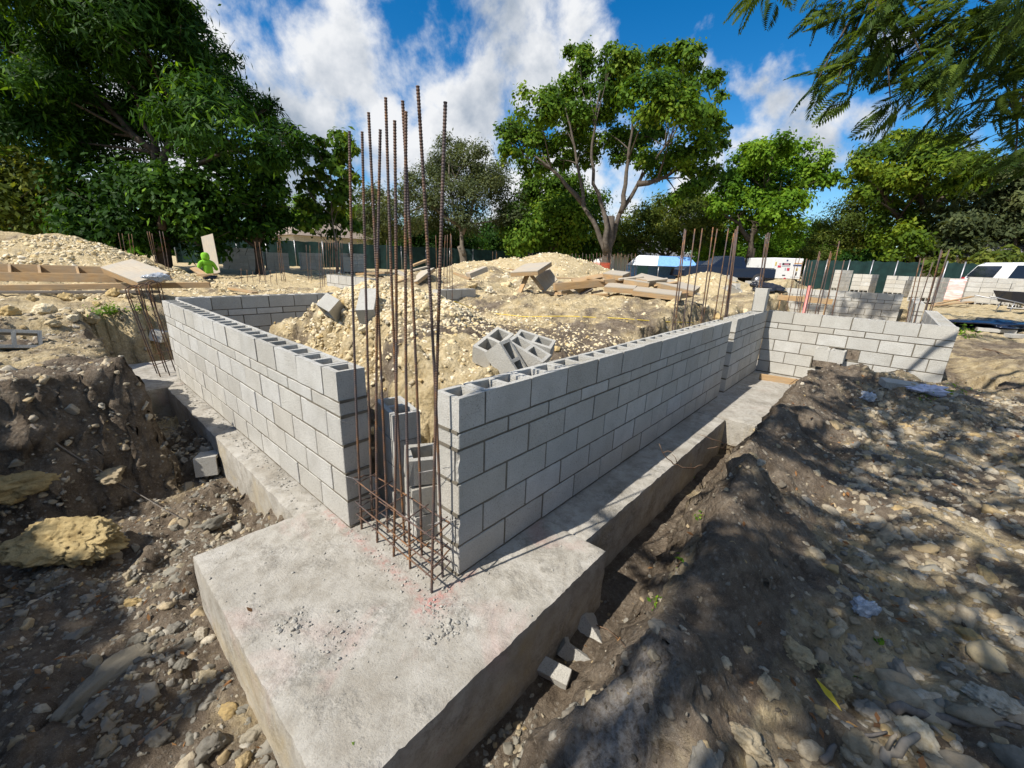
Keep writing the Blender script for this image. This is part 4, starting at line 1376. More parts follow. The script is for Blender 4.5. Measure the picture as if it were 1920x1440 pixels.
g_ = 'limestone chunks in the sun patches at the lower right'
for k, (x, y, s1) in enumerate(sorted(((1490, 1225, .085), (1560, 1290, .10), (1640, 1345, .085), (1600, 1235, .06), (1530, 1180, .05), (1690, 1265, .07), (1390, 1390, .075), (1470, 1400, .06), (1610, 1405, .06), (1820, 1200, .07),
                                 (1870, 1330, .10), (1700, 1120, .05), (1780, 1060, .05), (1660, 1010, .05), (1600, 960, .045), (1850, 1080, .06), (1740, 950, .05), (1900, 990, .06), (1560, 1060, .04), (1440, 1290, .05), (1330, 1430, .07)), key=lambda q: -q[1])):
    p = ground_at(x, y)
    stone(('large' if s1 > .08 else 'pale') + ' rough limestone chunk on right ground, ' + ORD[k] + ' from the frame bottom', (p[0], p[1], p[2] + s1 * .1), s1, 40 + k, STONE_DUSTY if k % 4 else STONE_GREY, None, (1.1, .8, .5), 5 if s1 > .07 else 4, g_, .28)
g_ = 'rough stones along the left side of the pad'
for k, (x, y, s1) in enumerate(sorted(((390, 1270, .055), (430, 1340, .06), (470, 1385, .06), (520, 1400, .05), (360, 1330, .05), (400, 1400, .07), (455, 1430, .05), (340, 1250, .045), (330, 1180, .05), (250, 1130, .05), (300, 1100, .05),
                                 (380, 1190, .05), (240, 1080, .045), (290, 1390, .06), (200, 1400, .06), (180, 1330, .05), (420, 1090, .04), (330, 1040, .05), (480, 1010, .05), (430, 1000, .04), (500, 920, .05), (330, 990, .045), (370, 930, .05), (150, 1190, .06), (260, 1200, .05)), key=lambda q: -q[1])):
    p = ground_at(x, y)
    stone('rough ' + ('grey' if k % 3 else 'pale') + ' stone in the rubble left of the pad, ' + ORD[k] + ' from the frame bottom', (p[0], p[1], p[2] + s1 * .1), s1, 80 + k, STONE_GREY if k % 3 else STONE_DUSTY, None, (1.1, .8, .6), 4, g_, .3)
g_ = 'yellow limestone lumps below the joist frame'
for k, (x, y, s1) in enumerate(sorted(((88, 588, .22), (125, 562, .16), (150, 560, .13), (170, 598, .2), (215, 553, .17), (60, 565, .15), (240, 560, .12), (185, 575, .12), (100, 610, .12), (20, 590, .18), (140, 600, .1)), key=lambda q: q[0])):
    p = ground_at(x, y)
    stone('lump of yellow limestone under the joist frame, ' + ORD[k] + ' from the left', (p[0], p[1], p[2] + .03), s1 * .8, 120 + k, STONE_TAN, None, (1, .8, .7), 4, g_, .3)
for k, (x, y, s1) in enumerate(sorted(((885, 538, .16), (952, 537, .16), (918, 548, .14), (1345, 598, .13), (1320, 580, .12), (1260, 575, .15), (1285, 655, .10), (1395, 588, .12)), key=lambda q: q[0])):
    p = ground_at(x, y)
    stone('yellow limestone lump on the churned plot behind the walls, ' + ORD[k] + ' from the left', (p[0], p[1], p[2] + .03), s1, 140 + k, STONE_TAN, None, (1, .85, .7), 4, 'limestone lumps amid the plot', .3)
# ------------------------------------------------------------------ vegetation
def leafmat(name, stops, trans=.35, gloss=.08):
    m = bpy.data.materials.new(name); m.use_nodes = True
    t = m.node_tree
    for n in list(t.nodes): t.nodes.remove(n)
    a = t.nodes.new('ShaderNodeAttribute'); a.attribute_name = 'tint'
    r = t.nodes.new('ShaderNodeValToRGB'); e = r.color_ramp.elements
    while len(e) < len(stops): e.new(.5)
    for el, (p, c) in zip(e, stops): el.position = p; el.color = (*c, 1)
    t.links.new(a.outputs['Fac'], r.inputs[0])
    b = t.nodes.new('ShaderNodeBsdfPrincipled'); b.inputs['Roughness'].default_value = .55; b.inputs['Specular IOR Level'].default_value = gloss
    t.links.new(r.outputs[0], b.inputs['Base Color'])
    tr = t.nodes.new('ShaderNodeBsdfTranslucent')
    mul = t.nodes.new('ShaderNodeMix'); mul.data_type = 'RGBA'; mul.blend_type = 'MULTIPLY'; mul.inputs[0].default_value = 1
    t.links.new(r.outputs[0], mul.inputs[6]); mul.inputs[7].default_value = (1.9, 1.7, .55, 1)
    t.links.new(mul.outputs[2], tr.inputs[0])
    mx = t.nodes.new('ShaderNodeMixShader'); mx.inputs[0].default_value = trans
    t.links.new(b.outputs[0], mx.inputs[1]); t.links.new(tr.outputs[0], mx.inputs[2])
    o = t.nodes.new('ShaderNodeOutputMaterial'); t.links.new(mx.outputs[0], o.inputs[0])
    return m


L_MID = leafmat('leaf_mid_green', [(0, (.030, .068, .010)), (.5, (.078, .150, .016)), (.85, (.135, .215, .022)), (1, (.22, .28, .035))])
L_BRIGHT = leafmat('leaf_bright_green', [(0, (.045, .105, .010)), (.5, (.11, .21, .016)), (1, (.20, .31, .030))])
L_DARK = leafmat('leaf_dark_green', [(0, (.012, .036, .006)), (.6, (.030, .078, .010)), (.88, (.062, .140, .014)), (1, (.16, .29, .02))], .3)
L_GREY = leafmat('leaf_grey_green', [(0, (.045, .062, .028)), (.5, (.085, .105, .045)), (1, (.14, .16, .065))], .3)
L_OLIVE = leafmat('leaf_olive', [(0, (.045, .070, .014)), (.5, (.090, .125, .022)), (1, (.20, .22, .045))])
L_YELLOW = leafmat('leaf_yellow_green', [(0, (.035, .070, .010)), (.5, (.095, .155, .014)), (.85, (.165, .22, .020)), (1, (.24, .28, .03))])
L_NEAR = leafmat('leaf_feathery', [(0, (.030, .058, .014)), (.6, (.060, .102, .020)), (1, (.12, .17, .028))], .36)
s = NT('bark'); n = s.noise(6, 6, .65); BARK = s.out(s.ramp(n, [(.3, (.085, .07, .055)), (.6, (.17, .145, .115)), (.8, (.27, .235, .19))]), .95, .1)
s = NT('grey_bark'); n = s.noise(5, 6, .65); GBARK = s.out(s.ramp(n, [(.3, (.05, .04, .032)), (.6, (.11, .092, .075)), (.8, (.20, .175, .145))]), .95, .1)
s = NT('dark_bark'); n = s.noise(6, 6, .65); DBARK = s.out(s.ramp(n, [(.3, (.035, .028, .022)), (.7, (.10, .08, .06))]), .95, .1)


def leaves_mesh(name, P, Nn, size, mat, ratio=.5, rs=None, tint=None, fold=.25):
    """P (n,3) leaf bases, Nn (n,3) facing directions; one folded quad per leaf"""
    n = len(P)
    r = rs or rng
    a = r.normal(size=(n, 3)); a -= (np.sum(a * Nn, 1) / np.sum(Nn * Nn, 1))[:, None] * Nn
    a[:, 2] -= .35; a /= np.linalg.norm(a, axis=1)[:, None]
    b = np.cross(Nn, a); b /= np.linalg.norm(b, axis=1)[:, None] + 1e-9
    nn = np.cross(a, b)
    sz = size * r.uniform(.6, 1.35, n)[:, None]
    w = sz * ratio * .5
    V = np.stack([P, P + a * sz * .5 + b * w + nn * w * fold, P + a * sz, P + a * sz * .5 - b * w + nn * w * fold], 1).reshape(-1, 3)
    F = np.arange(4 * n).reshape(n, 4)
    me = np_mesh(name, V, F, [mat])
    tv = r.uniform(0, 1, n) if tint is None else tint
    at_ = me.attributes.new('tint', 'FLOAT', 'POINT'); at_.data.foreach_set('value', np.repeat(np.clip(tv, 0, 1), 4).astype(np.float32))
    return me


def crown_points(blobs, dens, sub=9, shell=.62, spread=.30):
    """blobs: list of (center, radius); leaf clumps on the shell of every blob, so gaps stay open between them"""
    PP, NN, TT = [], [], []
    for (c, r) in blobs:
        m = max(4, int(sub * rng.uniform(.8, 1.2)))
        d = rng.normal(size=(m, 3)); d[:, 2] = d[:, 2] * .8 + .18; d /= np.linalg.norm(d, axis=1)[:, None]
        sc = c + d * r * rng.uniform(shell, 1.0, m)[:, None] * np.array([1, 1, .85])
        tt = rng.uniform(.05, .8, m)
        k = int(dens * r * r / m) + 3
        for q in range(m):
            o = rng.normal(size=(k, 3)) * r * spread * np.array([1, 1, .62]) * rng.uniform(.75, 1.2)
            PP.append(sc[q] + o)
            nn = o / (r * spread) * .5 + d[q] * .5 + np.array([0, 0, .8]) + rng.normal(size=(k, 3)) * .55
            NN.append(nn); TT.append(np.clip(tt[q] + rng.normal(0, .18, k), 0, 1))
    return np.concatenate(PP), np.concatenate(NN), np.concatenate(TT)


def bez(p0, p1, p2, n=7):
    p0, p1, p2 = (np.asarray(p, float) for p in (p0, p1, p2))
    t = np.linspace(0, 1, n)[:, None]
    return (1 - t) ** 2 * p0 + 2 * t * (1 - t) * p1 + t * t * p2


def make_tree(name, label, base, blobs, leaf, mat, bark, r0, dens, ratio=.5, limbs=None, fork=.35, cat='tree', group=None, sub=9, spread=.30, nlimb=5, wiggle=.05):
    base = np.asarray(base, float)
    root = empty(name, base)
    tag(root, label, cat, group)
    C = np.array([c for c, _ in blobs]); top = C[:, 2].max(); ctr = C.mean(0)
    hgt = max(.8, (C[:, 2].min() - base[2]))
    fk = base + np.array([(ctr[0] - base[0]) * .15, (ctr[1] - base[1]) * .15, hgt * (fork + .3)])
    mb = MB()
    tp = bez(base - np.array([0, 0, .3]), base + np.array([r0, 0, (fk[2] - base[2]) * .5]), fk, 6) - base
    mb.tube(tp, [r0 * 1.35, r0 * 1.12, r0, r0 * .95, r0 * .9, r0 * .85], 10)
    mb.build('trunk', bark, root)
    mb = MB()
    starts = []
    if limbs is None:
        ang = np.arctan2(C[:, 1] - ctr[1], C[:, 0] - ctr[0])
        order = np.argsort(ang); groups = np.array_split(order, min(nlimb, len(blobs)))
    else:
        groups = [np.arange(len(blobs))]
        for pl in limbs:
            pts = np.array(pl); rr = np.linspace(r0 * .62, r0 * .16, len(pts))
            dens_pts = []
            for i in range(len(pts) - 1):
                for u in (0, .34, .67): dens_pts.append(pts[i] * (1 - u) + pts[i + 1] * u + rng.normal(0, wiggle, 3))
            dens_pts.append(pts[-1])
            mb.tube(np.array(dens_pts) - base, list(np.linspace(r0 * .62, r0 * .14, len(dens_pts))), 8)
            starts += [(p_, w) for p_, w in zip(dens_pts, np.linspace(r0 * .6, r0 * .14, len(dens_pts)))]
    for g in groups:
        if limbs is None:
            cen = C[g].mean(0)
            mid = fk * .5 + cen * .5; mid[2] += (cen[2] - fk[2]) * .12
            lp = bez(fk, mid + rng.normal(0, .25, 3), cen, 8)
            lr = np.linspace(r0 * .6, r0 * .16, 8)
            mb.tube(lp - base, list(lr), 8)
            st = list(zip(lp, lr))
        else:
            st = starts
        for i in g:
            c = C[i]
            dd = [np.linalg.norm(p_ - c) + .3 * max(0, p_[2] - c[2]) for p_, _ in st]
            j = int(np.argmin(dd)); p_, w = st[max(0, j - 2)]
            bp = bez(p_, (p_ + c) / 2 + rng.normal(0, .2, 3) + np.array([0, 0, .15]), c, 6)
            mb.tube(bp - base, list(np.linspace(max(w * .55, .02), .012, 6)), 5)
            for k in range(3):
                e = c + rng.normal(size=3) * blobs[i][1] * .6
                mb.tube(bez(bp[3], (bp[3] + e) / 2 + rng.normal(0, .1, 3), e, 4) - base, [.022, .016, .012, .008], 4)
    mb.build('branches', bark, root)
    P, N_, Tt = crown_points(blobs, dens, sub, spread=spread)
    me = leaves_mesh('crown', P - base, N_, leaf, mat, ratio, tint=Tt)
    link('crown', me, root)
    return root


def pix_blobs(lst, d, jitter=.5, rscale=1.0):
    out = []
    for (x, y, r) in lst:
        rad = r * d / F_PX * rscale
        out.append((at(x, y, d + rng.uniform(-1, 1) * jitter), rad))
    return out


def PXL(lst, d):
    return [at(x, y, d) for x, y in lst]


def base_at(x, d, z=None):
    p = at(x, 480, d)
    return np.array([p[0], p[1], gz(p[0], p[1]) if z is None else z])


# central spreading tree
B = pix_blobs([(1085, 95, 26), (1080, 130, 34), (1150, 108, 28), (1180, 140, 44), (1238, 115, 28), (1290, 110, 34), (1328, 150, 28), (1220, 180, 48), (1130, 178, 50), (1045, 180, 38), (1010, 205, 38), (958, 248, 32),
               (992, 262, 42), (1060, 240, 55), (1130, 245, 52), (1200, 250, 52), (1268, 220, 52), (1318, 232, 38), (1345, 272, 20), (1300, 285, 42), (1232, 305, 38), (1290, 335, 36), (1170, 292, 28), (1212, 300, 22),
               (1000, 308, 32), (955, 288, 22), (1040, 300, 38), (1260, 175, 46), (1330, 325, 22), (1352, 180, 13), (1090, 280, 40), (1362, 245, 10), (1340, 215, 16), (1270, 365, 26)], 28, 4.5, .92)
make_tree('spreading_tree', 'big spreading shade tree with forked pale trunk rising behind the sand hills', base_at(1135, 28), B, .27, L_MID, GBARK, .31, 980, .62,
          limbs=[PXL([(1136, 478), (1120, 432), (1096, 385), (1090, 340), (1072, 250), (1060, 200)], 28), PXL([(1138, 470), (1135, 405), (1113, 345), (1110, 270), (1125, 170)], 27.5), PXL([(1142, 470), (1165, 400), (1196, 345), (1228, 300), (1275, 230)], 28.4),
                 PXL([(1165, 400), (1172, 345), (1178, 280), (1190, 190)], 28), PXL([(1096, 385), (1050, 330), (1000, 290)], 28.5), PXL([(1196, 345), (1250, 330), (1300, 300)], 27.5)], sub=11, spread=.25)
# feathery tree at the left
B = pix_blobs([(60, 60, 90), (150, 40, 95), (250, 60, 100), (325, 60, 64), (400, 112, 48), (435, 172, 42), (330, 160, 100), (200, 160, 105), (90, 170, 90), (478, 218, 44), (400, 228, 80), (290, 250, 85), (180, 250, 80), (60, 260, 80),
               (528, 252, 34), (562, 268, 22), (585, 282, 13), (490, 285, 38), (535, 300, 22), (430, 300, 50), (20, 140, 70), (200, -60, 120), (280, -25, 66), (60, -60, 110), (350, 30, 36), (-60, 60, 100), (-60, 200, 90), (505, 200, 22), (560, 300, 14)], 17, 2.4, .90)
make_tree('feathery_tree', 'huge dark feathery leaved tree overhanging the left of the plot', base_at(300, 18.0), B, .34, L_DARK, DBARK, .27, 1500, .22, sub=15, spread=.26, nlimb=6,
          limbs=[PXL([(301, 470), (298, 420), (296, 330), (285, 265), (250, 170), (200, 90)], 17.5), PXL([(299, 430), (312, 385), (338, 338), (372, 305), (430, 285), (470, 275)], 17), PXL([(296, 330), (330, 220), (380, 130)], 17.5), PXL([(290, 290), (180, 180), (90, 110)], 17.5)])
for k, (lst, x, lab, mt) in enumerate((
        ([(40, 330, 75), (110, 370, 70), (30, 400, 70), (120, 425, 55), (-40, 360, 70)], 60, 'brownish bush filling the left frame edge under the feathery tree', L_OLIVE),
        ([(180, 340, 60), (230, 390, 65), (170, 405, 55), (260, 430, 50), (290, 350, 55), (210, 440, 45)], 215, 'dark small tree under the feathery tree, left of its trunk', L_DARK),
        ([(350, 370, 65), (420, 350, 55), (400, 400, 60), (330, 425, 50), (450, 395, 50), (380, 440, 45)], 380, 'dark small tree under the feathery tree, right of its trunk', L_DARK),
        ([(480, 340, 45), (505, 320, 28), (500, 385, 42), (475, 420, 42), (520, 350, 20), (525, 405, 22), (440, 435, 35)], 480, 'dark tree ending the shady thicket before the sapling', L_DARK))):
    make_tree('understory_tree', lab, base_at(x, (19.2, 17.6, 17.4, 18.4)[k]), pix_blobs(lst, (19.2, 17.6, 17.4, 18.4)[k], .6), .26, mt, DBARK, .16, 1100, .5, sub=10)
# sapling
B = pix_blobs([(640, 260, 20), (602, 266, 9), (652, 285, 18), (622, 300, 24), (588, 322, 16), (650, 330, 24), (605, 350, 24), (640, 375, 26), (578, 375, 20), (612, 400, 26), (572, 345, 11), (600, 287, 12), (640, 420, 26), (590, 420, 24)], 20, 1.0)
make_tree('sapling', 'slim young tree with big leaves beside the dark thicket', base_at(630, 20), B, .30, L_MID, BARK, .07, 700, .6, limbs=[PXL([(630, 470), (622, 400), (620, 330), (632, 260)], 20)], sub=6, spread=.3)
# fine leaved grey tree
B = pix_blobs([(845, 270, 24), (880, 290, 32), (830, 302, 32), (800, 332, 32), (870, 330, 42), (920, 320, 36), (780, 362, 34), (840, 370, 46), (900, 370, 42), (757, 400, 38), (950, 358, 40), (820, 410, 42), (702, 385, 38), (720, 422, 38), (960, 410, 34), (690, 430, 34), (880, 420, 36)], 34, 3)
make_tree('grey_leaved_tree', 'fine grey green tree with pale twisted trunk behind the tall bars', base_at(868, 34), B, .24, L_GREY, BARK, .30, 950, .42, limbs=[PXL([(868, 478), (862, 420), (848, 380), (842, 300)], 34), PXL([(866, 440), (885, 390), (900, 340)], 34), PXL([(862, 425), (800, 380), (760, 400)], 34)], sub=12, spread=.3)
B = pix_blobs([(930, 295, 16), (918, 302, 13), (938, 310, 13)], 33, .5)
# dark tree mid
B = pix_blobs([(1020, 362, 42), (1060, 350, 32), (1000, 400, 48), (1050, 410, 48), (1090, 420, 38), (980, 440, 38), (1030, 450, 38), (1080, 450, 38), (1100, 372, 30), (990, 352, 22)], 38, 2.5)
make_tree('dense_tree', 'dense dark green tree left of the forked trunk', base_at(1035, 38), B, .32, L_MID, DBARK, .3, 900, .6, sub=10)
B = pix_blobs([(1200, 420, 38), (1250, 402, 42), (1300, 412, 38), (1230, 450, 33), (1280, 452, 33), (1330, 432, 33), (1190, 460, 24), (1330, 392, 28), (1150, 440, 30), (1290, 375, 24)], 40, 2)
make_tree('bushy_tree', 'light green bushy tree right of the forked trunk, behind the tent', base_at(1250, 40), B, .28, L_OLIVE, DBARK, .2, 1000, .5, sub=11)
# right round tree
B = pix_blobs([(1380, 312, 32), (1410, 292, 32), (1450, 282, 32), (1490, 290, 32), (1528, 302, 28), (1550, 330, 20), (1500, 338, 36), (1450, 335, 42), (1400, 345, 36), (1368, 352, 26), (1420, 385, 36), (1470, 390, 36), (1380, 395, 32), (1400, 430, 32), (1450, 430, 32), (1352, 382, 22), (1490, 425, 22)], 33, 3)
make_tree('round_crowned_tree', 'round crowned bright green tree with dark limbs behind the trailer', base_at(1405, 33), B, .30, L_BRIGHT, DBARK, .34, 900, .6, limbs=[PXL([(1405, 480), (1410, 440), (1425, 390), (1440, 340), (1450, 290)], 33), PXL([(1406, 450), (1385, 420), (1350, 400)], 33), PXL([(1410, 440), (1440, 400), (1490, 350)], 33)], sub=10, spread=.27)
B = pix_blobs([(1560, 420, 38), (1600, 402, 38), (1640, 420, 38), (1580, 452, 33), (1630, 452, 33), (1540, 452, 24), (1660, 452, 28), (1530, 480, 26), (1600, 485, 30)], 34, 2)
make_tree('soft_bush', 'soft grey green bush behind the leaning block stacks', base_at(1600, 34), B, .22, L_OLIVE, DBARK, .12, 1150, .4, cat='bush', sub=12)
B = pix_blobs([(1602, 322, 26), (1640, 302, 36), (1680, 262, 24), (1720, 272, 34), (1760, 268, 28), (1700, 312, 46), (1650, 342, 40), (1760, 330, 50), (1800, 312, 40), (1820, 350, 45), (1700, 370, 50), (1622, 362, 20), (1680, 410, 42), (1740, 420, 42), (1790, 262, 16), (1690, 455, 38), (1740, 465, 34)], 29, 3.5)
make_tree('layered_tree', 'tall layered tree with dark leaning trunk at the right', base_at(1712, 29), B, .30, L_YELLOW, DBARK, .40, 900, .5, limbs=[PXL([(1712, 500), (1722, 450), (1735, 400), (1720, 330), (1700, 280)], 29), PXL([(1735, 400), (1780, 360), (1810, 320)], 29), PXL([(1722, 450), (1670, 390), (1640, 330)], 29)], sub=11, spread=.25)
for k, (lst, x, d, lab, mt) in enumerate((
        ([(1800, 400, 46), (1850, 380, 46), (1830, 440, 42), (1790, 452, 36), (1870, 430, 40)], 1820, 27, 'grey green tree behind the white car, left of two', L_GREY),
        ([(1900, 330, 46), (1920, 385, 48), (1900, 430, 44), (1950, 340, 50), (1890, 470, 32), (1960, 420, 50)], 1915, 25, 'grey green tree behind the white car, right of two', L_GREY),
        ([(1830, 484, 26), (1780, 490, 22), (1870, 482, 22), (1900, 490, 20), (1760, 500, 18)], 1820, 24, 'yellowish low shrub before the grey green trees on the right', L_OLIVE),
        ([(560, 400, 32), (548, 430, 30), (590, 430, 30), (620, 440, 30), (570, 382, 18)], 565, 44, 'bright green tree behind the house roofs', L_BRIGHT),
        ([(660, 420, 38), (700, 440, 36), (640, 450, 34), (740, 455, 34), (690, 410, 30)], 680, 44, 'dark tree behind the sapling', L_MID),
        ([(790, 440, 34), (830, 452, 34), (770, 460, 30), (870, 458, 30)], 810, 42, 'dark bush behind the grey leaved tree', L_DARK),
        ([(920, 440, 36), (950, 455, 34), (890, 460, 30), (975, 430, 36)], 930, 46, 'dark bush left of the dense tree', L_DARK),
        ([(1130, 452, 34), (1165, 455, 30), (1110, 465, 28)], 1140, 48, 'dark shrubbery behind the forked trunk', L_DARK),
        ([(1360, 455, 36), (1400, 462, 34), (1330, 468, 30), (1440, 465, 32), (1480, 462, 32)], 1400, 44, 'bright green hedge behind the dark pickup', L_BRIGHT),
        ([(1520, 455, 34), (1550, 470, 34), (1500, 480, 26)], 1520, 42, 'bright shrub right of the trailer', L_BRIGHT),
        ([(1640, 490, 30), (1690, 495, 32), (1600, 500, 28), (1740, 500, 30)], 1670, 31, 'dark hedge behind the leaning block stacks', L_DARK))):
    make_tree('background_tree', lab, base_at(x, d), pix_blobs(lst, d, 2), .30, mt, DBARK, .14, 900, .5, sub=10)
# far wood closing the view
V_, N_, T_ = [], [], []
bl = []
for k in range(64):
    x = -200 + 2300 * k / 63
    d = 62 + 8 * rng.uniform()
    p = at(x, 480, d)
    for q in range(2):
        bl.append((np.array([p[0] + rng.normal(0, 1.5), p[1] + rng.normal(0, 1.5), rng.uniform(1.5, 5.2)]), rng.uniform(2.2, 3.2)))
P, N_, T_ = crown_points(bl, 110, 10)
tag(link('far_wood', leaves_mesh('far_wood', P, N_, .75, L_DARK, .6, tint=T_)), 'far belt of dark woodland closing the view', kind='stuff')
# ------------------------------------------------------------------ houses, fences, vehicles, people
WHITE = plain('white_paint', (.78, .78, .77), .35, .5, 0, .03)
GLASS = NT('dark_glass'); GLASS = GLASS.out((.012, .016, .024), .06, .6)
BLACK = plain('black_rubber', (.02, .02, .022), .7, .3)
NAVY = plain('navy_paint', (.010, .016, .035), .22, .6, .2, .05)
STEEL = plain('grey_steel', (.30, .30, .31), .4, .5, .7)
SCREEN = plain('green_screen_cloth', (.010, .030, .028), .8, .2, 0, .25, 3)
ROOFT = plain('brown_shingle', (.26, .21, .17), .9, .1, 0, .3, 12)
ROOFG = plain('grey_shingle', (.17, .17, .18), .9, .1, 0, .3, 12)
STUCCO = plain('cream_stucco', (.58, .54, .45), .9, .1)
ORANGE = plain('orange_plastic', (.70, .12, .05), .5, .3)
REDP = plain('red_lens', (.45, .02, .03), .3, .5)


def house(label, px, py, d, w, dep_, h, yaw, rmat, wmat=STUCCO):
    p = at(px, py, d); z = gz(p[0], p[1])
    root = empty('house', (p[0], p[1], z), yaw); tag(root, label, 'house')
    mb = MB(); mb.box(-w / 2, w / 2, -dep_ / 2, dep_ / 2, 0, h); mb.build('wall', wmat, root)
    mb = MB(); e = .5; r_ = dep_ * .30
    V = [(-w / 2 - e, -dep_ / 2 - e, h), (w / 2 + e, -dep_ / 2 - e, h), (w / 2 + e, dep_ / 2 + e, h), (-w / 2 - e, dep_ / 2 + e, h), (-w / 2 + dep_ * .4, 0, h + r_), (w / 2 - dep_ * .4, 0, h + r_)]
    mb.add([(x, y, z_ + .01) for x, y, z_ in V], [(0, 1, 5, 4), (1, 2, 5), (2, 3, 4, 5), (3, 0, 4), (0, 3, 2, 1)]); mb.build('roof', rmat, root)
    for x in (-w * .28, w * .25):
        mb = MB(); mb.box(x - .6, x + .6, -dep_ / 2 - .03, -dep_ / 2 + .05, h * .4, h * .8); wn = mb.build('window', WHITE, root)
        mb = MB(); mb.box(x - .52, x + .52, -dep_ / 2 - .05, -dep_ / 2 - .032, h * .4 + .08, h * .8 - .08); mb.build('pane', GLASS, wn)
    return root


house('brown roofed house between the thicket and the sapling', 605, 470, 42, 7, 6, 2.6, R(-5), ROOFT)
house('grey roofed house peeping out right of the dark thicket', 528, 470, 44, 6, 6, 2.4, R(10), ROOFG)
house('pale house glimpsed behind the forked trunk', 1200, 490, 52, 10, 6, 2.2, R(-35), ROOFG, WHITE)
p = at(1900, 520, 27)
house('flat eaved house with a pale fascia behind the white car', 1935, 510, 27, 12, 6, 2.25, R(-75), ROOFG)


def fence(label, a, b, n, h, name='screened_fence'):
    a = Vector(a); b = Vector(b); a.z = gz(a.x, a.y); b.z = gz(b.x, b.y)
    root = empty(name, a); tag(root, label, 'fence')
    d = b - a
    for k in range(n + 1):
        q = d * (k / n); mb = MB(); mb.tube([q + Vector((0, 0, -.2)), q + Vector((0, 0, h + .05))], .035, 6); mb.build('post', STEEL, root)
    for k in range(n):
        V, F = [], []
        m = 8
        nrm = Vector((-d.y, d.x, 0)).normalized()
        for i in range(m + 1):
            q = d * ((k + i / m) / n); bow = .05 * math.sin(i / m * math.pi * 2 + k) + .04
            for z in (0, h * .33, h * .66, h - (.02 + .03 * math.sin(i * 1.3 + k))): V.append(q + nrm * bow + Vector((0, 0, z)))
        for i in range(m):
            for j in range(3): F.append((i * 4 + j, i * 4 + j + 1, i * 4 + j + 5, i * 4 + j + 4))
        mb = MB(); mb.add(V, F); mb.build('screen', SCREEN, root)
    return root


fence('long dark green screened fence behind the left block stacks', at(330, 478, 30), at(1010, 486, 37), 14, 1.9)
fence('dark green screened fence behind the leaning block stacks', at(1505, 520, 26), at(1720, 532, 23), 5, 1.75)
fence('dark green screen before the white car', at(1765, 528, 21), at(1832, 535, 20), 2, 1.75)
# orange barrier mesh
a, b = Vector(at(1090, 515, 19)), Vector(at(1142, 517, 18.6))
root = empty('orange_barrier', a); tag(root, 'orange plastic safety mesh strung before the forked trunk', 'barrier')
mb = MB(); d = b - a
for k in range(34): q = d * (k / 33); mb.box(-.012, .012, -.004, .004, .0, .55, M=Matrix.Translation(q))
for j in range(9): mb.tube([Vector((0, 0, .03 + .064 * j)), d + Vector((0, 0, .03 + .064 * j))], .011, 4)
tag(mb.build('mesh_netting', ORANGE, root), kind='stuff')
for k in (0, .33, .66, 1): mb = MB(); mb.tube([d * k, d * k + Vector((0, 0, .7))], .015, 5); mb.build('post', REBAR, root)


def side_profile(mb, prof, w, mi=0, taper=None):
    """closed side outline (x, z) stretched across the width; the greenhouse leans in"""
    n = len(prof)
    def wy(z): return w / 2 - (max(0, z - taper[0]) * taper[1] if taper else 0)
    V = [(x, -wy(z), z) for x, z in prof] + [(x, wy(z), z) for x, z in prof]
    mb.add(V, [tuple(range(n - 1, -1, -1)), tuple(range(n, 2 * n))] + [(i, (i + 1) % n, n + (i + 1) % n, n + i) for i in range(n)], mi)


def car(label, name, p, yaw, paint, body, glass, wheels, w=1.95, wr=.37, roof_rails=False, lights=True):
    root = empty(name, p, yaw); tag(root, label, 'car')
    mb = MB(); side_profile(mb, body, w, 0, (.98, .22)); bd = mb.build('body', paint, root)
    md = bd.modifiers.new('soft', 'BEVEL'); md.width = .05; md.segments = 2
    for q in glass:
        for sg in (-1, 1):
            V = []
            for (x, z) in q:
                y = w / 2 - max(0, z - .98) * .22 + .004
                V.append((x, sg * y, z))
            mb = MB(); mb.add(V + [(x, y - sg * .02, z) for x, y, z in V], [tuple(range(len(V)))] if sg < 0 else [tuple(range(len(V) - 1, -1, -1))]); mb.build('side_window', GLASS, root)
    for (x, z) in wheels:
        for sg in (-1, 1):
            t = MB(); t.tube([(x, sg * (w / 2 - .22), z), (x, sg * (w / 2 + .01), z)], wr, 20); wl_ = t.build('wheel', BLACK, root)
            t = MB(); t.tube([(x, sg * (w / 2 + .0), z), (x, sg * (w / 2 + .02), z)], wr * .6, 14); t.build('rim', STEEL, wl_)
    return root


suv_body = [(-2.45, .45), (-2.45, .95), (-2.38, 1.08), (-2.10, 1.66), (-1.85, 1.80), (-.2, 1.86), (.55, 1.80), (1.25, 1.14), (2.15, 1.05), (2.45, .90), (2.48, .45)]
suv_glass = [[(-2.0, 1.12), (-1.72, 1.68), (-1.05, 1.70), (-1.22, 1.12)], [(-1.08, 1.12), (-.93, 1.70), (-.10, 1.72), (-.10, 1.12)], [(.0, 1.12), (.0, 1.72), (.48, 1.68), (1.0, 1.14)]]
p = at(1948, 545, 19.0)
sv = car('white family car parked behind the block stacks at the right edge', 'white_car', (p[0], p[1], gz(p[0], p[1])), R(-62), WHITE, suv_body, suv_glass, [(-1.5, .37), (1.5, .37)])
V = [(-2.42, -.75, 1.14), (-2.13, -.68, 1.64), (-2.13, .68, 1.64), (-2.42, .75, 1.14)]
mb = MB(); mb.add([(x - .02, y, z) for x, y, z in V], [(0, 1, 2, 3)]); mb.build('rear_window', GLASS, sv)
V = [(1.22, -.78, 1.17), (.58, -.66, 1.77), (.58, .66, 1.77), (1.22, .78, 1.17)]
mb = MB(); mb.add([(x + .03, y, z + .02) for x, y, z in V], [(3, 2, 1, 0)]); mb.build('windscreen', GLASS, sv)
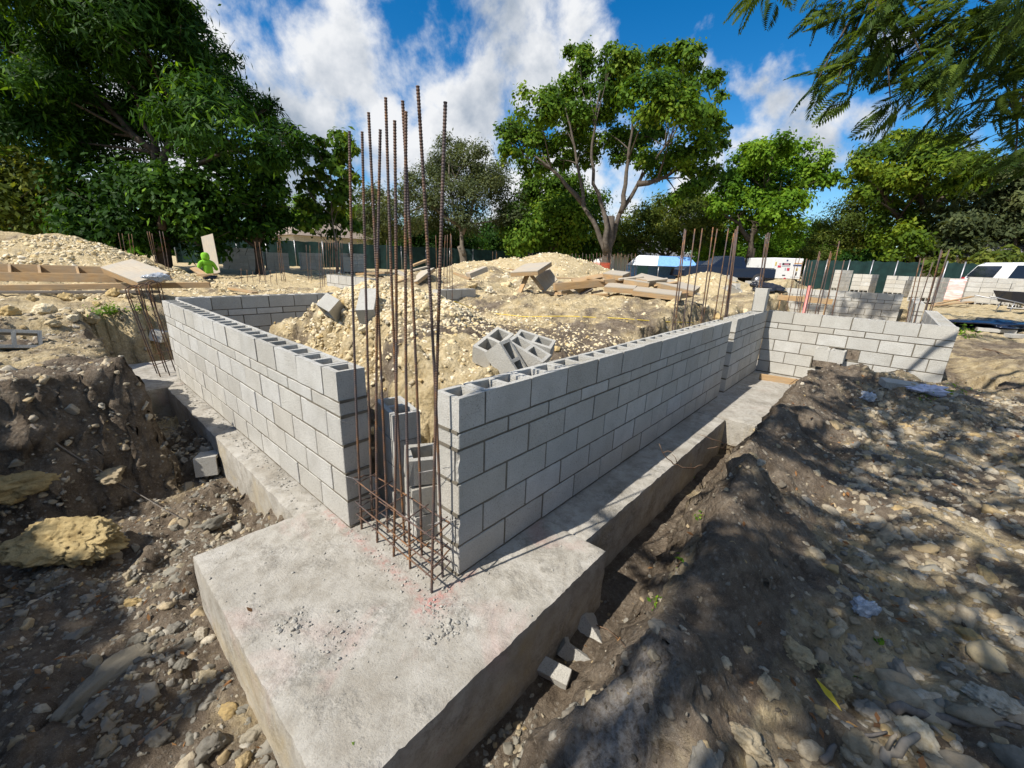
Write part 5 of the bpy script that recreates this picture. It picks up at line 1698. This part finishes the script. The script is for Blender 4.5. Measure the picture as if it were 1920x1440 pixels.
for sg in (-1, 1):
    mb = MB(); mb.box(-2.49, -2.44, sg * .86 - .07, sg * .86 + .07, .8, 1.1); mb.build('tail_light', REDP, sv)
    mb = MB(); mb.box(.85, 1.0, sg * 1.02 - .09, sg * 1.02 + .09, 1.08, 1.22, bev=.03); mb.build('wing_mirror', WHITE, sv)
pk_body = [(-2.9, .55), (-2.9, 1.15), (-1.05, 1.16), (-.85, 1.82), (.35, 1.84), (1.15, 1.22), (2.6, 1.12), (2.8, .95), (2.8, .5)]
pk_glass = [[(-.80, 1.22), (-.68, 1.72), (-.22, 1.74), (-.22, 1.22)], [(-.12, 1.22), (-.12, 1.74), (.30, 1.74), (.88, 1.24)]]
p = at(1352, 520, 27)
pk = car('dark navy pickup parked left of the white trailer', 'pickup', (p[0], p[1], gz(p[0], p[1])), R(130), NAVY, pk_body, pk_glass, [(-1.9, .42), (1.85, .42)], 2.0, .42)
mb = MB(); mb.box(-2.8, -1.15, -.9, .9, 1.161, 1.20); mb.build('bed_cover', BLACK, pk)
p = at(1322, 512, 29)
pk2 = car('dark car half hidden behind the rebars left of the pickup', 'dark_car', (p[0], p[1], gz(p[0], p[1])), R(140), NAVY, [(-2.2, .4), (-2.2, .95), (-1.7, 1.02), (-1.0, 1.46), (.2, 1.46), (1.0, 1.0), (2.1, .9), (2.2, .4)], [[(-1.4, 1.02), (-.95, 1.38), (-.35, 1.4), (-.35, 1.02)], [(-.27, 1.02), (-.27, 1.4), (.15, 1.4), (.75, 1.02)]], [(-1.35, .33), (1.35, .33)], 1.8, .33)
# trailer with site notices
a = Vector(at(1444, 521, 30)); b = Vector(at(1499, 525, 30))
fw = (b - a); L = fw.length; yaw = math.atan2(fw.y, fw.x)
z0 = gz(a.x, a.y)
tr = empty('site_trailer', ((a.x + b.x) / 2, (a.y + b.y) / 2, z0), yaw)
tag(tr, 'white box trailer covered with site notices', 'trailer')
topz = at(1472, 484, 30)[2] - z0
botz = at(1472, 523, 30)[2] - z0
mb = MB(); mb.box(-L / 2, L / 2, 0, 4.2, botz, topz, bev=.04); mb.build('box_body', WHITE, tr)
mb = MB(); mb.box(-L / 2 + .1, L / 2 - .1, .1, 4.1, botz - .18, botz - .005); mb.build('chassis', BLACK, tr)
for sx_ in (-L / 2 + .12, L / 2 - .12):
    t = MB(); t.tube([(sx_ - .1, 2.4, .36), (sx_ + .1, 2.4, .36)], .36, 16); t.build('wheel', BLACK, tr)
mb = MB(); mb.box(-.1, .02, -.06, -.005, botz - .12, botz + .08); mb.build('tail_light', REDP, tr)
SIGNW = plain('sign_white', (.80, .81, .82), .5, .3, 0, .02)
SIGNC = {'red': plain('sign_red', (.55, .06, .09), .5), 'navy': plain('sign_navy', (.04, .07, .18), .5), 'orange': plain('sign_orange', (.70, .32, .05), .5), 'black': plain('sign_black', (.03, .03, .035), .5),
         'grey': plain('sign_grey', (.40, .42, .45), .5), 'pink': plain('sign_pink', (.68, .30, .36), .5), 'yellow': plain('sign_yellow', (.66, .50, .15), .5)}
Hh = topz - botz


def notice(u0, u1, v0, v1, col, dep=.012):
    mb = MB(); mb.box(-L / 2 + u0 * L, -L / 2 + u1 * L, -dep, -.004, topz - v1 * Hh, topz - v0 * Hh); mb.build('notice', SIGNC.get(col, SIGNW), tr)


# (the notices are too small in the photograph to be read: bars and pictogram blocks stand in their places)
for n_ in ((.31, .58, .24, .34, 'black'), (.37, .53, .265, .315, 'pink', .016), (.17, .28, .36, .46, 'red'), (.20, .27, .26, .31, 'pink'), (.68, .96, .30, .37, 'navy'), (.70, .96, .22, .255, 'orange'),
           (.42, .47, .47, .59, 'grey'), (.50, .585, .47, .60, 'red'), (.38, .48, .80, .85, 'black'), (.80, .86, .46, .60, 'yellow'), (.81, .855, .66, .82, 'black'), (.43, .48, .08, .15, 'navy'), (.07, .12, .20, .38, 'yellow'),
           (.31, .58, .385, .41, 'grey'), (.66, .95, .885, .90, 'grey')):
    notice(*n_)
# party tent: white cover, blue sheet over its right part
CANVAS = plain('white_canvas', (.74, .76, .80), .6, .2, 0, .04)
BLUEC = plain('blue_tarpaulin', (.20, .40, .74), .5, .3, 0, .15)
a = Vector(at(1192, 514, 29)); b = Vector(at(1306, 517, 29)); fw = b - a; L = fw.length; yaw = math.atan2(fw.y, fw.x)
z0 = gz(a.x, a.y); zt = at(1250, 480, 29)[2] - z0; ze = at(1250, 499, 29)[2] - z0
tn = empty('canopy_tent', ((a.x + b.x) / 2, (a.y + b.y) / 2, z0), yaw)
tag(tn, 'long white and blue canopy tent beyond the lumber heap', 'tent')
mb = MB(); ins = L * .10
V = [(-L / 2, -.2, ze), (L / 2, -.2, ze), (L / 2 - ins * .3, 1.3, zt), (-L / 2 + ins, 1.3, zt), (-L / 2, 2.8, ze), (L / 2, 2.8, ze)]
mb.add(V, [(0, 3, 4), (0, 4, 5, 1), (1, 5, 2), (3, 2, 5, 4)]); mb.build('cover', CANVAS, tn)
mb = MB(); mb.add([(-L / 2 + .02, -.21, ze - .01), (L * .02 - L * .2, -.21, ze - .01), (-L * .06, 1.28, zt + .012), (-L / 2 + ins, 1.28, zt + .012)], [(0, 1, 2, 3)]); mb.build('white_sheet', CANVAS, tn)
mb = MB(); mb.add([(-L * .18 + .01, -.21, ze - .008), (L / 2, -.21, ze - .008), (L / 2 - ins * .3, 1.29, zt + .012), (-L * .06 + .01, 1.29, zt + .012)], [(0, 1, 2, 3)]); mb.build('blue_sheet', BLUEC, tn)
mb = MB(); mb.box(-L / 2 + .02, -L / 2 + L * .18, -.19, -.17, .1, ze - .02); mb.build('side_flap', SCREEN, tn)
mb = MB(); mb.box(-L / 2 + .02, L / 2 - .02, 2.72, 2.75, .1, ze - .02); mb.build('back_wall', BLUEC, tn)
for x in (-L / 2 + .05, -L * .15, L * .18, L / 2 - .05):
    mb = MB(); mb.tube([(x, -.15, 0), (x, -.15, ze)], .03, 6); mb.build('leg', STEEL, tn)

# ------------------------------------------------------------------ people
LIME = plain('lime_fleece', (.20, .46, .03), .8, .2, 0, .08)
TROUS = plain('dark_trousers', (.025, .03, .045), .9, .1)
SKIN = plain('skin', (.32, .19, .13), .6, .3)


def skinned(name, verts, edges, radii, mat, parent, root=0, sub=2):
    me = bpy.data.meshes.new(name); me.from_pydata([Vector(v) for v in verts], edges, []); me.update()
    o = link(name, me, parent)
    me.materials.append(mat)
    m = o.modifiers.new('skin', 'SKIN')
    sv_ = me.skin_vertices[0].data
    for i, r in enumerate(radii):
        sv_[i].radius = (r, r) if not isinstance(r, tuple) else r
        sv_[i].use_root = i == root
    m2 = o.modifiers.new('sub', 'SUBSURF'); m2.levels = sub; m2.render_levels = sub
    return o


def worker(label, p, yaw, bend=0.0, s=1.0):
    root = empty('person', p, yaw); tag(root, label, 'person')
    root.scale = (s, s, s)
    sb, cb = math.sin(bend), math.cos(bend)
    def up(x, y, z):       # torso point, bent forward about the hips
        zz = z - .92
        return (x, y * cb + zz * sb, .92 + zz * cb - y * sb)
    V = [(0, 0, .92), (.10, 0, .86), (.12, .03, .48), (.12, -.02, .08), (.12, .12, .03), (-.10, 0, .86), (-.13, -.02, .48), (-.13, -.06, .08), (-.13, .08, .03)]
    E_ = [(0, 1), (1, 2), (2, 3), (3, 4), (0, 5), (5, 6), (6, 7), (7, 8)]
    skinned('trousers', V, E_, [.15, .095, .075, .055, .05, .095, .075, .055, .05], TROUS, root)
    T_ = [up(0, 0, .95), up(0, -.01, 1.12), up(0, -.01, 1.32), up(0, 0, 1.44), up(.19, 0, 1.40), up(.30, .06, 1.18), up(.36, .28, 1.22), up(-.19, 0, 1.40), up(-.28, .05, 1.14), up(-.22, .27, 1.06), up(0, .01, 1.53)]
    skinned('hoodie', T_, [(0, 1), (1, 2), (2, 3), (3, 4), (4, 5), (5, 6), (3, 7), (7, 8), (8, 9), (3, 10)], [(.17, .13), (.16, .12), (.18, .125), .11, .075, .06, .045, .075, .06, .045, .08], LIME, root)
    skinned('hood', [up(0, -.02, 1.47), up(0, -.015, 1.58), up(0, .0, 1.68), up(0, .02, 1.75)], [(0, 1), (1, 2), (2, 3)], [.13, .135, .14, .09], LIME, root)
    skinned('face', [up(0, .05, 1.58), up(0, .06, 1.66), up(0, .03, 1.70)], [(0, 1), (1, 2)], [.06, .075, .06], SKIN, root)
    for sx_, hz_ in ((.37, 1.22), (-.22, 1.07)):
        h0 = up(sx_, .27, hz_)
        hd = Vector(h0)
        skinned('hand', [hd, hd + Vector((0, .06, -.01))], [(0, 1)], [.035, .03], SKIN, root)
        for f in range(4):
            q = hd + Vector((-.03 + .02 * f, .07, 0)); skinned('finger', [q, q + Vector((0, .04, -.005)), q + Vector((0, .065, -.03))], [(0, 1), (1, 2)], [.010, .009, .008], SKIN, root, sub=1)
        q = hd + Vector((.035 if sx_ < 0 else -.035, .02, 0)); skinned('thumb', [q, q + Vector((.03 if sx_ < 0 else -.03, .03, .0))], [(0, 1)], [.012, .009], SKIN, root, sub=1)
    return root


p = at(393, 520, 14.6)
worker('worker in a lime hooded top seen from behind, handling the plywood sheet', (p[0], p[1], at(393, 475, 14.6)[2] - 1.72), R(8), .12)
p = at(238, 470, 17)
worker('stooping worker in a lime top behind the left rebar bundle', (p[0], p[1], at(242, 456, 17)[2] - 1.40), R(-70), .75)

# ------------------------------------------------------------------ small stuff lying about
BAGW = plain('clear_plastic', (.56, .59, .64), .12, .6, 0, .2)
BAGW.node_tree.nodes['Principled BSDF'].inputs['Transmission Weight'].default_value = .35
BLACKP = plain('black_plastic', (.014, .014, .02), .25, .6)
CLOTH = plain('lilac_cloth', (.52, .52, .62), .8, .2, 0, .1)


def crumple(name, label, p, s_, seed, mat, squash, cat, rot=(0, 0, 0)):
    me = rock_mesh(seed, 4, mat, squash, .45, 4)
    o = link(name, me, None, p, rot); o.scale = (s_, s_, s_)
    tag(o, label, cat); return o


p = ground_at(1618, 1150); crumple('crumpled_bottle', 'crumpled clear plastic bottle in the dappled rubble on the right', (p[0], p[1], p[2] + .03), .055, 301, BAGW, (1.3, .8, .7), 'bottle', (0, 0, R(-50)))
p = ground_at(1623, 752); crumple('plastic_bag', 'clear bluish plastic bag on the dirt before the far right wall', (p[0], p[1], p[2] + .05), .10, 302, BAGW, (1.1, .8, .7), 'bag')
p = ground_at(1730, 736); crumple('lilac_cloth', 'pale lilac cloth lying in the dirt by the right wall end', (p[0], p[1], p[2] + .04), .20, 303, CLOTH, (1.2, .7, .35), 'cloth', (0, 0, R(-40)))
p = ground_at(1440, 545); crumple('black_tarp', 'heap of black plastic sheet on the sand before the trailer', (p[0], p[1], p[2] + .08), .42, 304, BLACKP, (1.4, .7, .42), 'plastic sheet', (0, .2, R(-40)))
p = (at(300, 519, 5.75)); crumple('plastic_wrap', 'blue and white plastic wrap hanging over the hooked bars', p, .13, 305, BAGW, (1.2, .6, .4), 'plastic wrap', (0, 0, R(-20)))
p = ground_at(1868, 610); crumple('dark_tarp', 'dark blue tarpaulin lying in shade at the right frame edge', (p[0], p[1], p[2] + .03), .95, 306, NAVY, (1.5, .7, .14), 'tarpaulin', (0, 0, R(-40)))
# wheelbarrow, cut off by the frame
p = at(1912, 575, 13.2); wb = empty('wheelbarrow', (p[0], p[1], gz(p[0], p[1])), R(-60)); tag(wb, 'blue wheelbarrow at the right frame edge before the block stack', 'wheelbarrow')
mb = MB()
V = [(-.45, -.22, .38), (.35, -.18, .32), (.35, .18, .32), (-.45, .22, .38), (-.60, -.34, .72), (.62, -.30, .68), (.62, .30, .68), (-.60, .34, .72)]
mb.add(V, [(0, 3, 2, 1), (0, 1, 5, 4), (1, 2, 6, 5), (2, 3, 7, 6), (3, 0, 4, 7)]); o = mb.build('tray', NAVY, wb); md = o.modifiers.new('t', 'SOLIDIFY'); md.thickness = .012
t = MB(); t.tube([(.62, -.04, .19), (.62, .04, .19)], .19, 16); t.build('wheel', BLACK, wb)
for sg in (-1, 1):
    mb = MB(); mb.tube([(.62, sg * .06, .19), (.1, sg * .2, .33), (-1.1, sg * .28, .55)], .018, 6); mb.build('handle', STEEL, wb)
    mb = MB(); mb.tube([(-.35, sg * .22, .40), (-.42, sg * .24, .0)], .016, 6); mb.build('leg', STEEL, wb)


# sticks, roots, twigs
TWIG = plain('dry_twig', (.20, .13, .085), .9, .1, 0, .3)
ROOTM = plain('grey_root', (.24, .21, .17), .9, .1, 0, .3)


def twig(name, label, pix, rad, mat, cat='twig', lift=.02, hold=None, branch=0):
    pts = []
    for q in pix:
        if len(q) == 3: g = at(*q); pts.append(Vector(g))
        else:
            g = ground_at(*q); pts.append(Vector((g[0], g[1], g[2] + lift)))
    fine = []
    for i in range(len(pts) - 1):
        for u in (0, .33, .66): fine.append(pts[i].lerp(pts[i + 1], u) + Vector([random.uniform(-1, 1) * rad * .8 for _ in range(3)]))
    fine.append(pts[-1])
    mb = MB(); mb.tube(fine, list(np.linspace(rad, rad * .35, len(fine))), 6)
    for k in range(branch):
        i = random.randrange(1, len(fine) - 1); e = fine[i] + Vector((random.uniform(-.08, .08), random.uniform(-.08, .08), random.uniform(.02, .10)))
        mb.tube([fine[i], (fine[i] + e) / 2 + Vector((.01, 0, .01)), e], [rad * .5, rad * .4, rad * .25], 5)
    tag(mb.build(name, mat), label, cat)


twig('branch', 'crooked dead branch lying along the dirt before the far walls', [(1388, 806), (1410, 790), (1414, 780), (1424, 768), (1437, 768), (1440, 758), (1458, 742), (1475, 730), (1492, 716)], .012, TWIG, 'branch', .03, branch=2)
twig('twig', 'dry forked twig sticking up over the footing strip', [(1306, 880), (1285, 878, 3.2), (1262, 868, 3.15), (1246, 855, 3.1), (1236, 832, 3.05)], .007, TWIG, branch=4)
twig('twig', 'twig reaching over the trench towards the strip', [(1376, 842), (1345, 826, 4.05), (1312, 815, 4.0)], .006, TWIG, branch=1)
twig('twig', 'thin twig over the trench, below the other one', [(1368, 846), (1345, 838, 3.95), (1327, 841, 3.9)], .006, TWIG, branch=2)
twig('twig', 'bent twig lying on the near berm by the buried blocks', [(1092, 1168), (1140, 1185), (1160, 1205), (1182, 1232)], .004, TWIG)
twig('iron_rod', 'long thin rod leaning down the left dirt bank', [(60, 808), (150, 868), (250, 930), (343, 982)], .009, DARKWOOD, 'rod', .05)
twig('root', 'forked grey root at the lower right corner', [(1650, 1440), (1690, 1405), (1725, 1385), (1760, 1372)], .018, ROOTM, 'root', .03, branch=2)
twig('root', 'long dark root running off the lower right edge', [(1660, 1330), (1740, 1345), (1830, 1365), (1910, 1372)], .022, DARKWOOD, 'root', .02)
twig('root', 'dark curled root near the bottom right', [(1540, 1440), (1560, 1400), (1610, 1385), (1660, 1380)], .012, DARKWOOD, 'root', .02)
twig('twig', 'red brown stick in the rubble left of the pad', [(262, 1400), (290, 1375), (322, 1350)], .010, TWIG, 'stick')
twig('twig', 'stick lying in the dirt right of the far wall end', [(1842, 655), (1870, 661), (1893, 668)], .016, TWIG, 'stick')
# low green weeds
def weed(label, px, py, r, n, mat, size, group=None):
    p = ground_at(px, py)
    d = rng.normal(size=(n, 3)); d[:, 2] = np.abs(d[:, 2]) * .8
    P = np.array([p[0], p[1], p[2]]) + d * r * .5
    N_ = d * .4 + np.array([0, 0, 1.0]) + rng.normal(size=(n, 3)) * .4
    o = empty('weed', p); tag(o, label, 'weed', group)
    link('foliage', leaves_mesh('foliage', P - np.array([p[0], p[1], p[2]]), N_, size, mat, .5), o)
    mb = MB()
    for k in range(5): mb.tube([(0, 0, -.02), tuple((P[k] - p) * .6), tuple(P[k] - p)], .0025, 4)
    mb.build('stem', TWIG, o)


for (x, y, r, n, lb) in ((202, 586, .20, 240, 'bright green weed tuft on the left bank, left of two'), (262, 582, .16, 170, 'bright green weed tuft on the left bank, right of two'), (1385, 828, .14, 60, 'green weed in the trench corner by the wide footing'), (1232, 1130, .035, 22, 'small seedling on the near berm by the yellow stone'),
                         (1290, 893, .05, 24, 'small green sprig under the forked twig'), (1315, 968, .04, 18, 'tiny sprig on the berm above the others'), (1277, 1055, .04, 16, 'dark tiny sprig on the berm slope'), (1608, 1275, .03, 10, 'tiny green leaflets between the limestone chunks'),
                         (1645, 1205, .03, 10, 'green leaflets below the plastic bottle'), (1790, 735, .16, 50, 'grassy tuft beside the lilac cloth'), (1735, 748, .12, 40, 'grassy tuft before the lilac cloth'), (1810, 630, .3, 120, 'grass fringe on the shaded right bank')):
    weed(lb, x, y, r, n, L_BRIGHT, .25 * r if r > .1 else .03)
# fallen brown leaves
LITTER = leafmat('dead_leaf', [(0, (.10, .055, .028)), (.5, (.20, .095, .040)), (.85, (.30, .16, .07)), (1, (.42, .25, .10))], .15)
x, y = sample(5200, (-.8, 8, -4.5, -.55), lambda x, y: np.where(y < yedge(x) - .8, .75 * clumps(x, y, 1.6), .10))
z = Hf(x, y) + .012
n_ = np.stack([rng.normal(0, .4, len(x)), rng.normal(0, .4, len(x)), np.ones(len(x))], -1)
tag(link('leaf_litter', leaves_mesh('leaf_litter', np.stack([x, y, z], -1), n_, .05, LITTER, .38)), 'fallen dry brown leaves on the right hand ground', kind='stuff')
x, y = sample(900, (-2.2, -.8, -1, 3), lambda x, y: .6 * clumps(x, y, 2))
n_ = np.stack([rng.normal(0, .4, len(x)), rng.normal(0, .4, len(x)), np.ones(len(x))], -1)
tag(link('leaf_litter', leaves_mesh('leaf_litter', np.stack([x, y, Hf(x, y) + .012], -1), n_, .05, LITTER, .35)), 'fallen dry brown leaves in the pit left of the pad', kind='stuff')
for (x, y, lb) in ((462, 1138, 'single dead leaf on the concrete pad near its left corner'), (662, 1398, 'small green leaf standing on the concrete pad near the bottom')):
    p = on(x, y, .006)
    tag(link('fallen_leaf', leaves_mesh('fallen_leaf', np.array([[0, 0, 0.0]]), np.array([[.1, .1, 1.0]]), .06 if x < 500 else .028, LITTER if x < 500 else L_BRIGHT, .35), None, p), lb, 'leaf')
p = ground_at(1575, 1345)
tag(link('fallen_leaf', leaves_mesh('fallen_leaf', np.array([[0, 0, .03]]), np.array([[-.3, -.3, 1.0]]), .13, leafmat('yellow_leaf', [(0, (.55, .42, .05)), (1, (.6, .5, .06))]), .25), None, p), 'large yellow leaf among the limestone chunks', 'leaf')
# ------------------------------------------------------------------ the tree overhead: its branches hang into the view, its crown shades the ground
def frond_template():
    """feather leaf: a drooping midrib with pairs of narrow leaflets; x runs along the midrib, length 1"""
    V, F, T_ = [], [], []
    n = 14
    for i in range(n):
        t = .16 + .84 * i / (n - 1); x = t; z = -.22 * t * t
        L = .36 * math.sin(math.pi * (.25 + .68 * t)) + .03
        for sg in (-1, 1):
            b = len(V); w = .030
            dx, dy, dz = L * .55, sg * L * .80, -L * .30
            w = .034
            V += [(x, 0, z), (x + dx * .45 + w, dy * .5, z + dz * .35), (x + dx, dy, z + dz), (x + dx * .45 - w, dy * .55, z + dz * .35)]
            F.append((b, b + 1, b + 2, b + 3)); T_.append(i / n)
    b = len(V)
    V += [(0, -.008, 0), (0, .008, 0), (1.0, .003, -.22), (1.0, -.003, -.22)]
    F.append((b, b + 1, b + 2, b + 3)); T_.append(.1)
    return np.array(V), np.array(F), np.array(T_)


FT = frond_template()


def fronds(name, P, Dv, size, mat, parent, origin, tint=None):
    V0, F0, _ = FT
    n = len(P); m = len(V0)
    d = Dv / np.linalg.norm(Dv, axis=1)[:, None]
    up = np.tile(np.array([0, 0, 1.0]), (n, 1)) + rng.normal(0, .35, (n, 3))
    yv = np.cross(up, d); yv /= np.linalg.norm(yv, axis=1)[:, None]
    zv = np.cross(d, yv)
    s_ = size * rng.uniform(.55, 1.35, n)
    bendv = rng.uniform(-.35, .9, n)[:, None, None]; twv = rng.normal(0, .25, n)[:, None, None]
    X0 = V0[None, :, 0:1]; Y0 = V0[None, :, 1:2] * rng.uniform(.7, 1.15, n)[:, None, None] + twv * X0 ** 2; Z0 = V0[None, :, 2:3] - bendv * .35 * X0 ** 2 + rng.normal(0, .012, (n, m, 1))
    V = P[:, None, :] + s_[:, None, None] * (X0 * d[:, None] + Y0 * yv[:, None] + Z0 * zv[:, None])
    F = (np.arange(n)[:, None, None] * m + F0[None]).reshape(-1, 4)
    me = np_mesh(name, V.reshape(-1, 3) - origin, F, [mat])
    tv = np.repeat(rng.uniform(0, 1, n) if tint is None else tint, m)
    a_ = me.attributes.new('tint', 'FLOAT', 'POINT'); a_.data.foreach_set('value', tv.astype(np.float32))
    return link(name, me, parent)


def shade_blobs(lst, h, dh=.5):
    out = []
    for (x, y, r) in lst:
        g = ground_at(x, y)
        d = float(np.dot(g - CAM, _f))
        hh = h + rng.uniform(-dh, dh)
        out.append((g + SUN_DIR * (hh / SUN_DIR[2]), r * d / F_PX * .85))
    return out


SH = [(1560, 795, 60), (1640, 800, 45), (1480, 850, 40), (1400, 965, 40), (1360, 1040, 46), (1310, 1095, 42), (1490, 960, 36),
      (1700, 850, 60), (1800, 865, 70), (1890, 880, 70), (1770, 940, 50), (1870, 1000, 70), (1680, 1080, 40), (1800, 1060, 46), (1350, 1230, 48), (1500, 1130, 30), (1410, 1310, 50),
      (1790, 1140, 56), (1880, 1120, 60), (1900, 1250, 60), (1810, 1290, 56), (1740, 1380, 46), (1860, 1390, 60), (1600, 870, 34), (1660, 900, 36)]
SH2 = [(1850, 596, 34), (1900, 606, 34), (1810, 606, 22), (1900, 640, 26), (1850, 760, 40), (1910, 745, 46), (1790, 770, 34), (1910, 800, 50)]
ot_base = np.array([1.8, -7.5, gz(1.8, -7.5)])
ot = empty('overhanging_tree', ot_base)
tag(ot, 'feathery tree whose leafy branches hang into the view at the top right', 'tree')
shade = shade_blobs(SH, 4.7) + shade_blobs(SH2, 7.2)
far_wall = [(np.array([16.4, y_, z_]) + SUN_DIR * (7.6 / SUN_DIR[2]), r_) for (y_, z_, r_) in ((-1.6, .9, .42), (-.9, .7, .45), (-.3, .9, .30), (-1.3, .4, .4), (.0, .4, .28))]
P, Dv = [], []
for (c, r) in shade + far_wall:
    k = int(12 * r * r) + 3
    P.append(c + rng.normal(size=(k, 3)) * r * np.array([.42, .42, .35])); Dv.append(rng.normal(size=(k, 3)) * np.array([1, 1, .35]))
fronds('crown', np.concatenate(P), np.concatenate(Dv), .86, L_NEAR, ot, ot_base)
HANG = [(1425, -4, 16, 4), (1400, -10, 10, 2), (1520, 10, 22, 5), (1590, 20, 30, 9), (1540, 50, 14, 3), (1620, 50, 26, 7), (1520, 172, 10, 3), (1555, 178, 16, 5), (1590, 130, 18, 5), (1575, 196, 12, 3), (1630, 100, 30, 9), (1690, 60, 40, 13), (1680, 130, 34, 12),
        (1685, 195, 20, 6), (1655, 205, 10, 3), (1725, 155, 36, 13), (1760, 195, 28, 9), (1790, 225, 16, 5), (1800, 120, 50, 22), (1780, 50, 50, 20), (1850, 175, 46, 20), (1885, 100, 60, 30), (1905, 215, 46, 22), (1860, 250, 26, 9), (1845, 30, 50, 22), (1915, 285, 28, 10),
        (1890, 318, 14, 4), (1925, 30, 50, 26), (1960, 150, 60, 30), (1960, 280, 50, 20), (1720, 10, 40, 14), (1650, 10, 34, 9)]
P, Dv, cen = [], [], []
for (x, y, r, k) in HANG:
    y -= 24; k = k * .6 if y > 150 else k
    dd = 2.8 + rng.uniform(-.25, .22)
    c = at(x, y, dd); cen.append(c)
    k = int(k * 1.8) + 1
    P.append(c + rng.normal(size=(k, 3)) * r * dd / F_PX * np.array([.7, .7, .7]) + _r * .10)
    Dv.append(-_r * .75 + np.array([0, 0, -.35]) + rng.normal(size=(k, 3)) * .42)
fronds('hanging_foliage', np.concatenate(P), np.concatenate(Dv), .20, L_NEAR, ot, ot_base)
mb = MB()
tp = bez(ot_base - np.array([0, 0, .3]), ot_base + np.array([.3, .4, 2.5]), ot_base + np.array([.1, 1.2, 4.6]), 8) - ot_base
mb.tube(tp, list(np.linspace(.30, .20, 8)), 12); mb.build('trunk', DBARK, ot)
mb = MB()
fk = ot_base + np.array([.1, 1.2, 4.6])
l1 = bez(fk, at(2250, -120, 4.4), at(1880, 60, 3.4), 12); l2 = bez(fk, at(2300, 60, 4.6), at(1900, 200, 3.4), 12)
l3 = bez(fk, at(2050, -260, 3.7), at(1640, -30, 3.3), 12)
for l in (l1, l2, l3): mb.tube(l - ot_base, list(np.linspace(.10, .018, 12)), 8)
allp = np.concatenate([l1[5:], l2[5:], l3[5:]])
for c in cen:
    j = int(np.argmin(np.linalg.norm(allp - c, axis=1)))
    e = c + _r * .05
    mb.tube(bez(allp[j], (allp[j] + e) / 2 + np.array([0, 0, .10]), e, 6) - ot_base, list(np.linspace(.013, .004, 6)), 5)
lb = [bez(fk, (fk + np.array(q)) / 2 + np.array([0, 0, 1.0]), q, 10) for q in ((-3.2, -1.2, 5.1), (-2.0, -2.2, 4.9), (.2, -2.2, 5.1), (2.2, -2.2, 5.4))]
lb.append(bez(fk, (10.5, -8.5, 8.8), (10.3, -.8, 9.0), 10))
for l in lb: mb.tube(l - ot_base, list(np.linspace(.12, .035, 10)), 7)
pts_ = np.concatenate([l[3:] for l in lb])
for (c, r) in shade + far_wall:
    j = int(np.argmin(np.linalg.norm(pts_ - c, axis=1)))
    mb.tube(bez(pts_[j], (pts_[j] + c) / 2 + np.array([0, 0, .15]), c, 5) - ot_base, list(np.linspace(.022, .008, 5)), 5)
mb.build('branches', DBARK, ot)
# tree beside the camera on the left, shading the near pit
bl = shade_blobs([(60, 1090, 80), (60, 1240, 100), (110, 1360, 100), (40, 1430, 90), (20, 990, 50), (180, 1420, 50), (150, 1290, 60), (0, 860, 50), (10, 1150, 90), (230, 1330, 26), (60, 930, 30)], 5.6, .4)
make_tree('shade_tree', 'dense tree standing left of the camera, shading the near pit', (-9.0, 3.4, gz(-9.0, 3.4)), bl, .28, L_DARK, DBARK, .22, 1500, .5, sub=14, spread=.34)
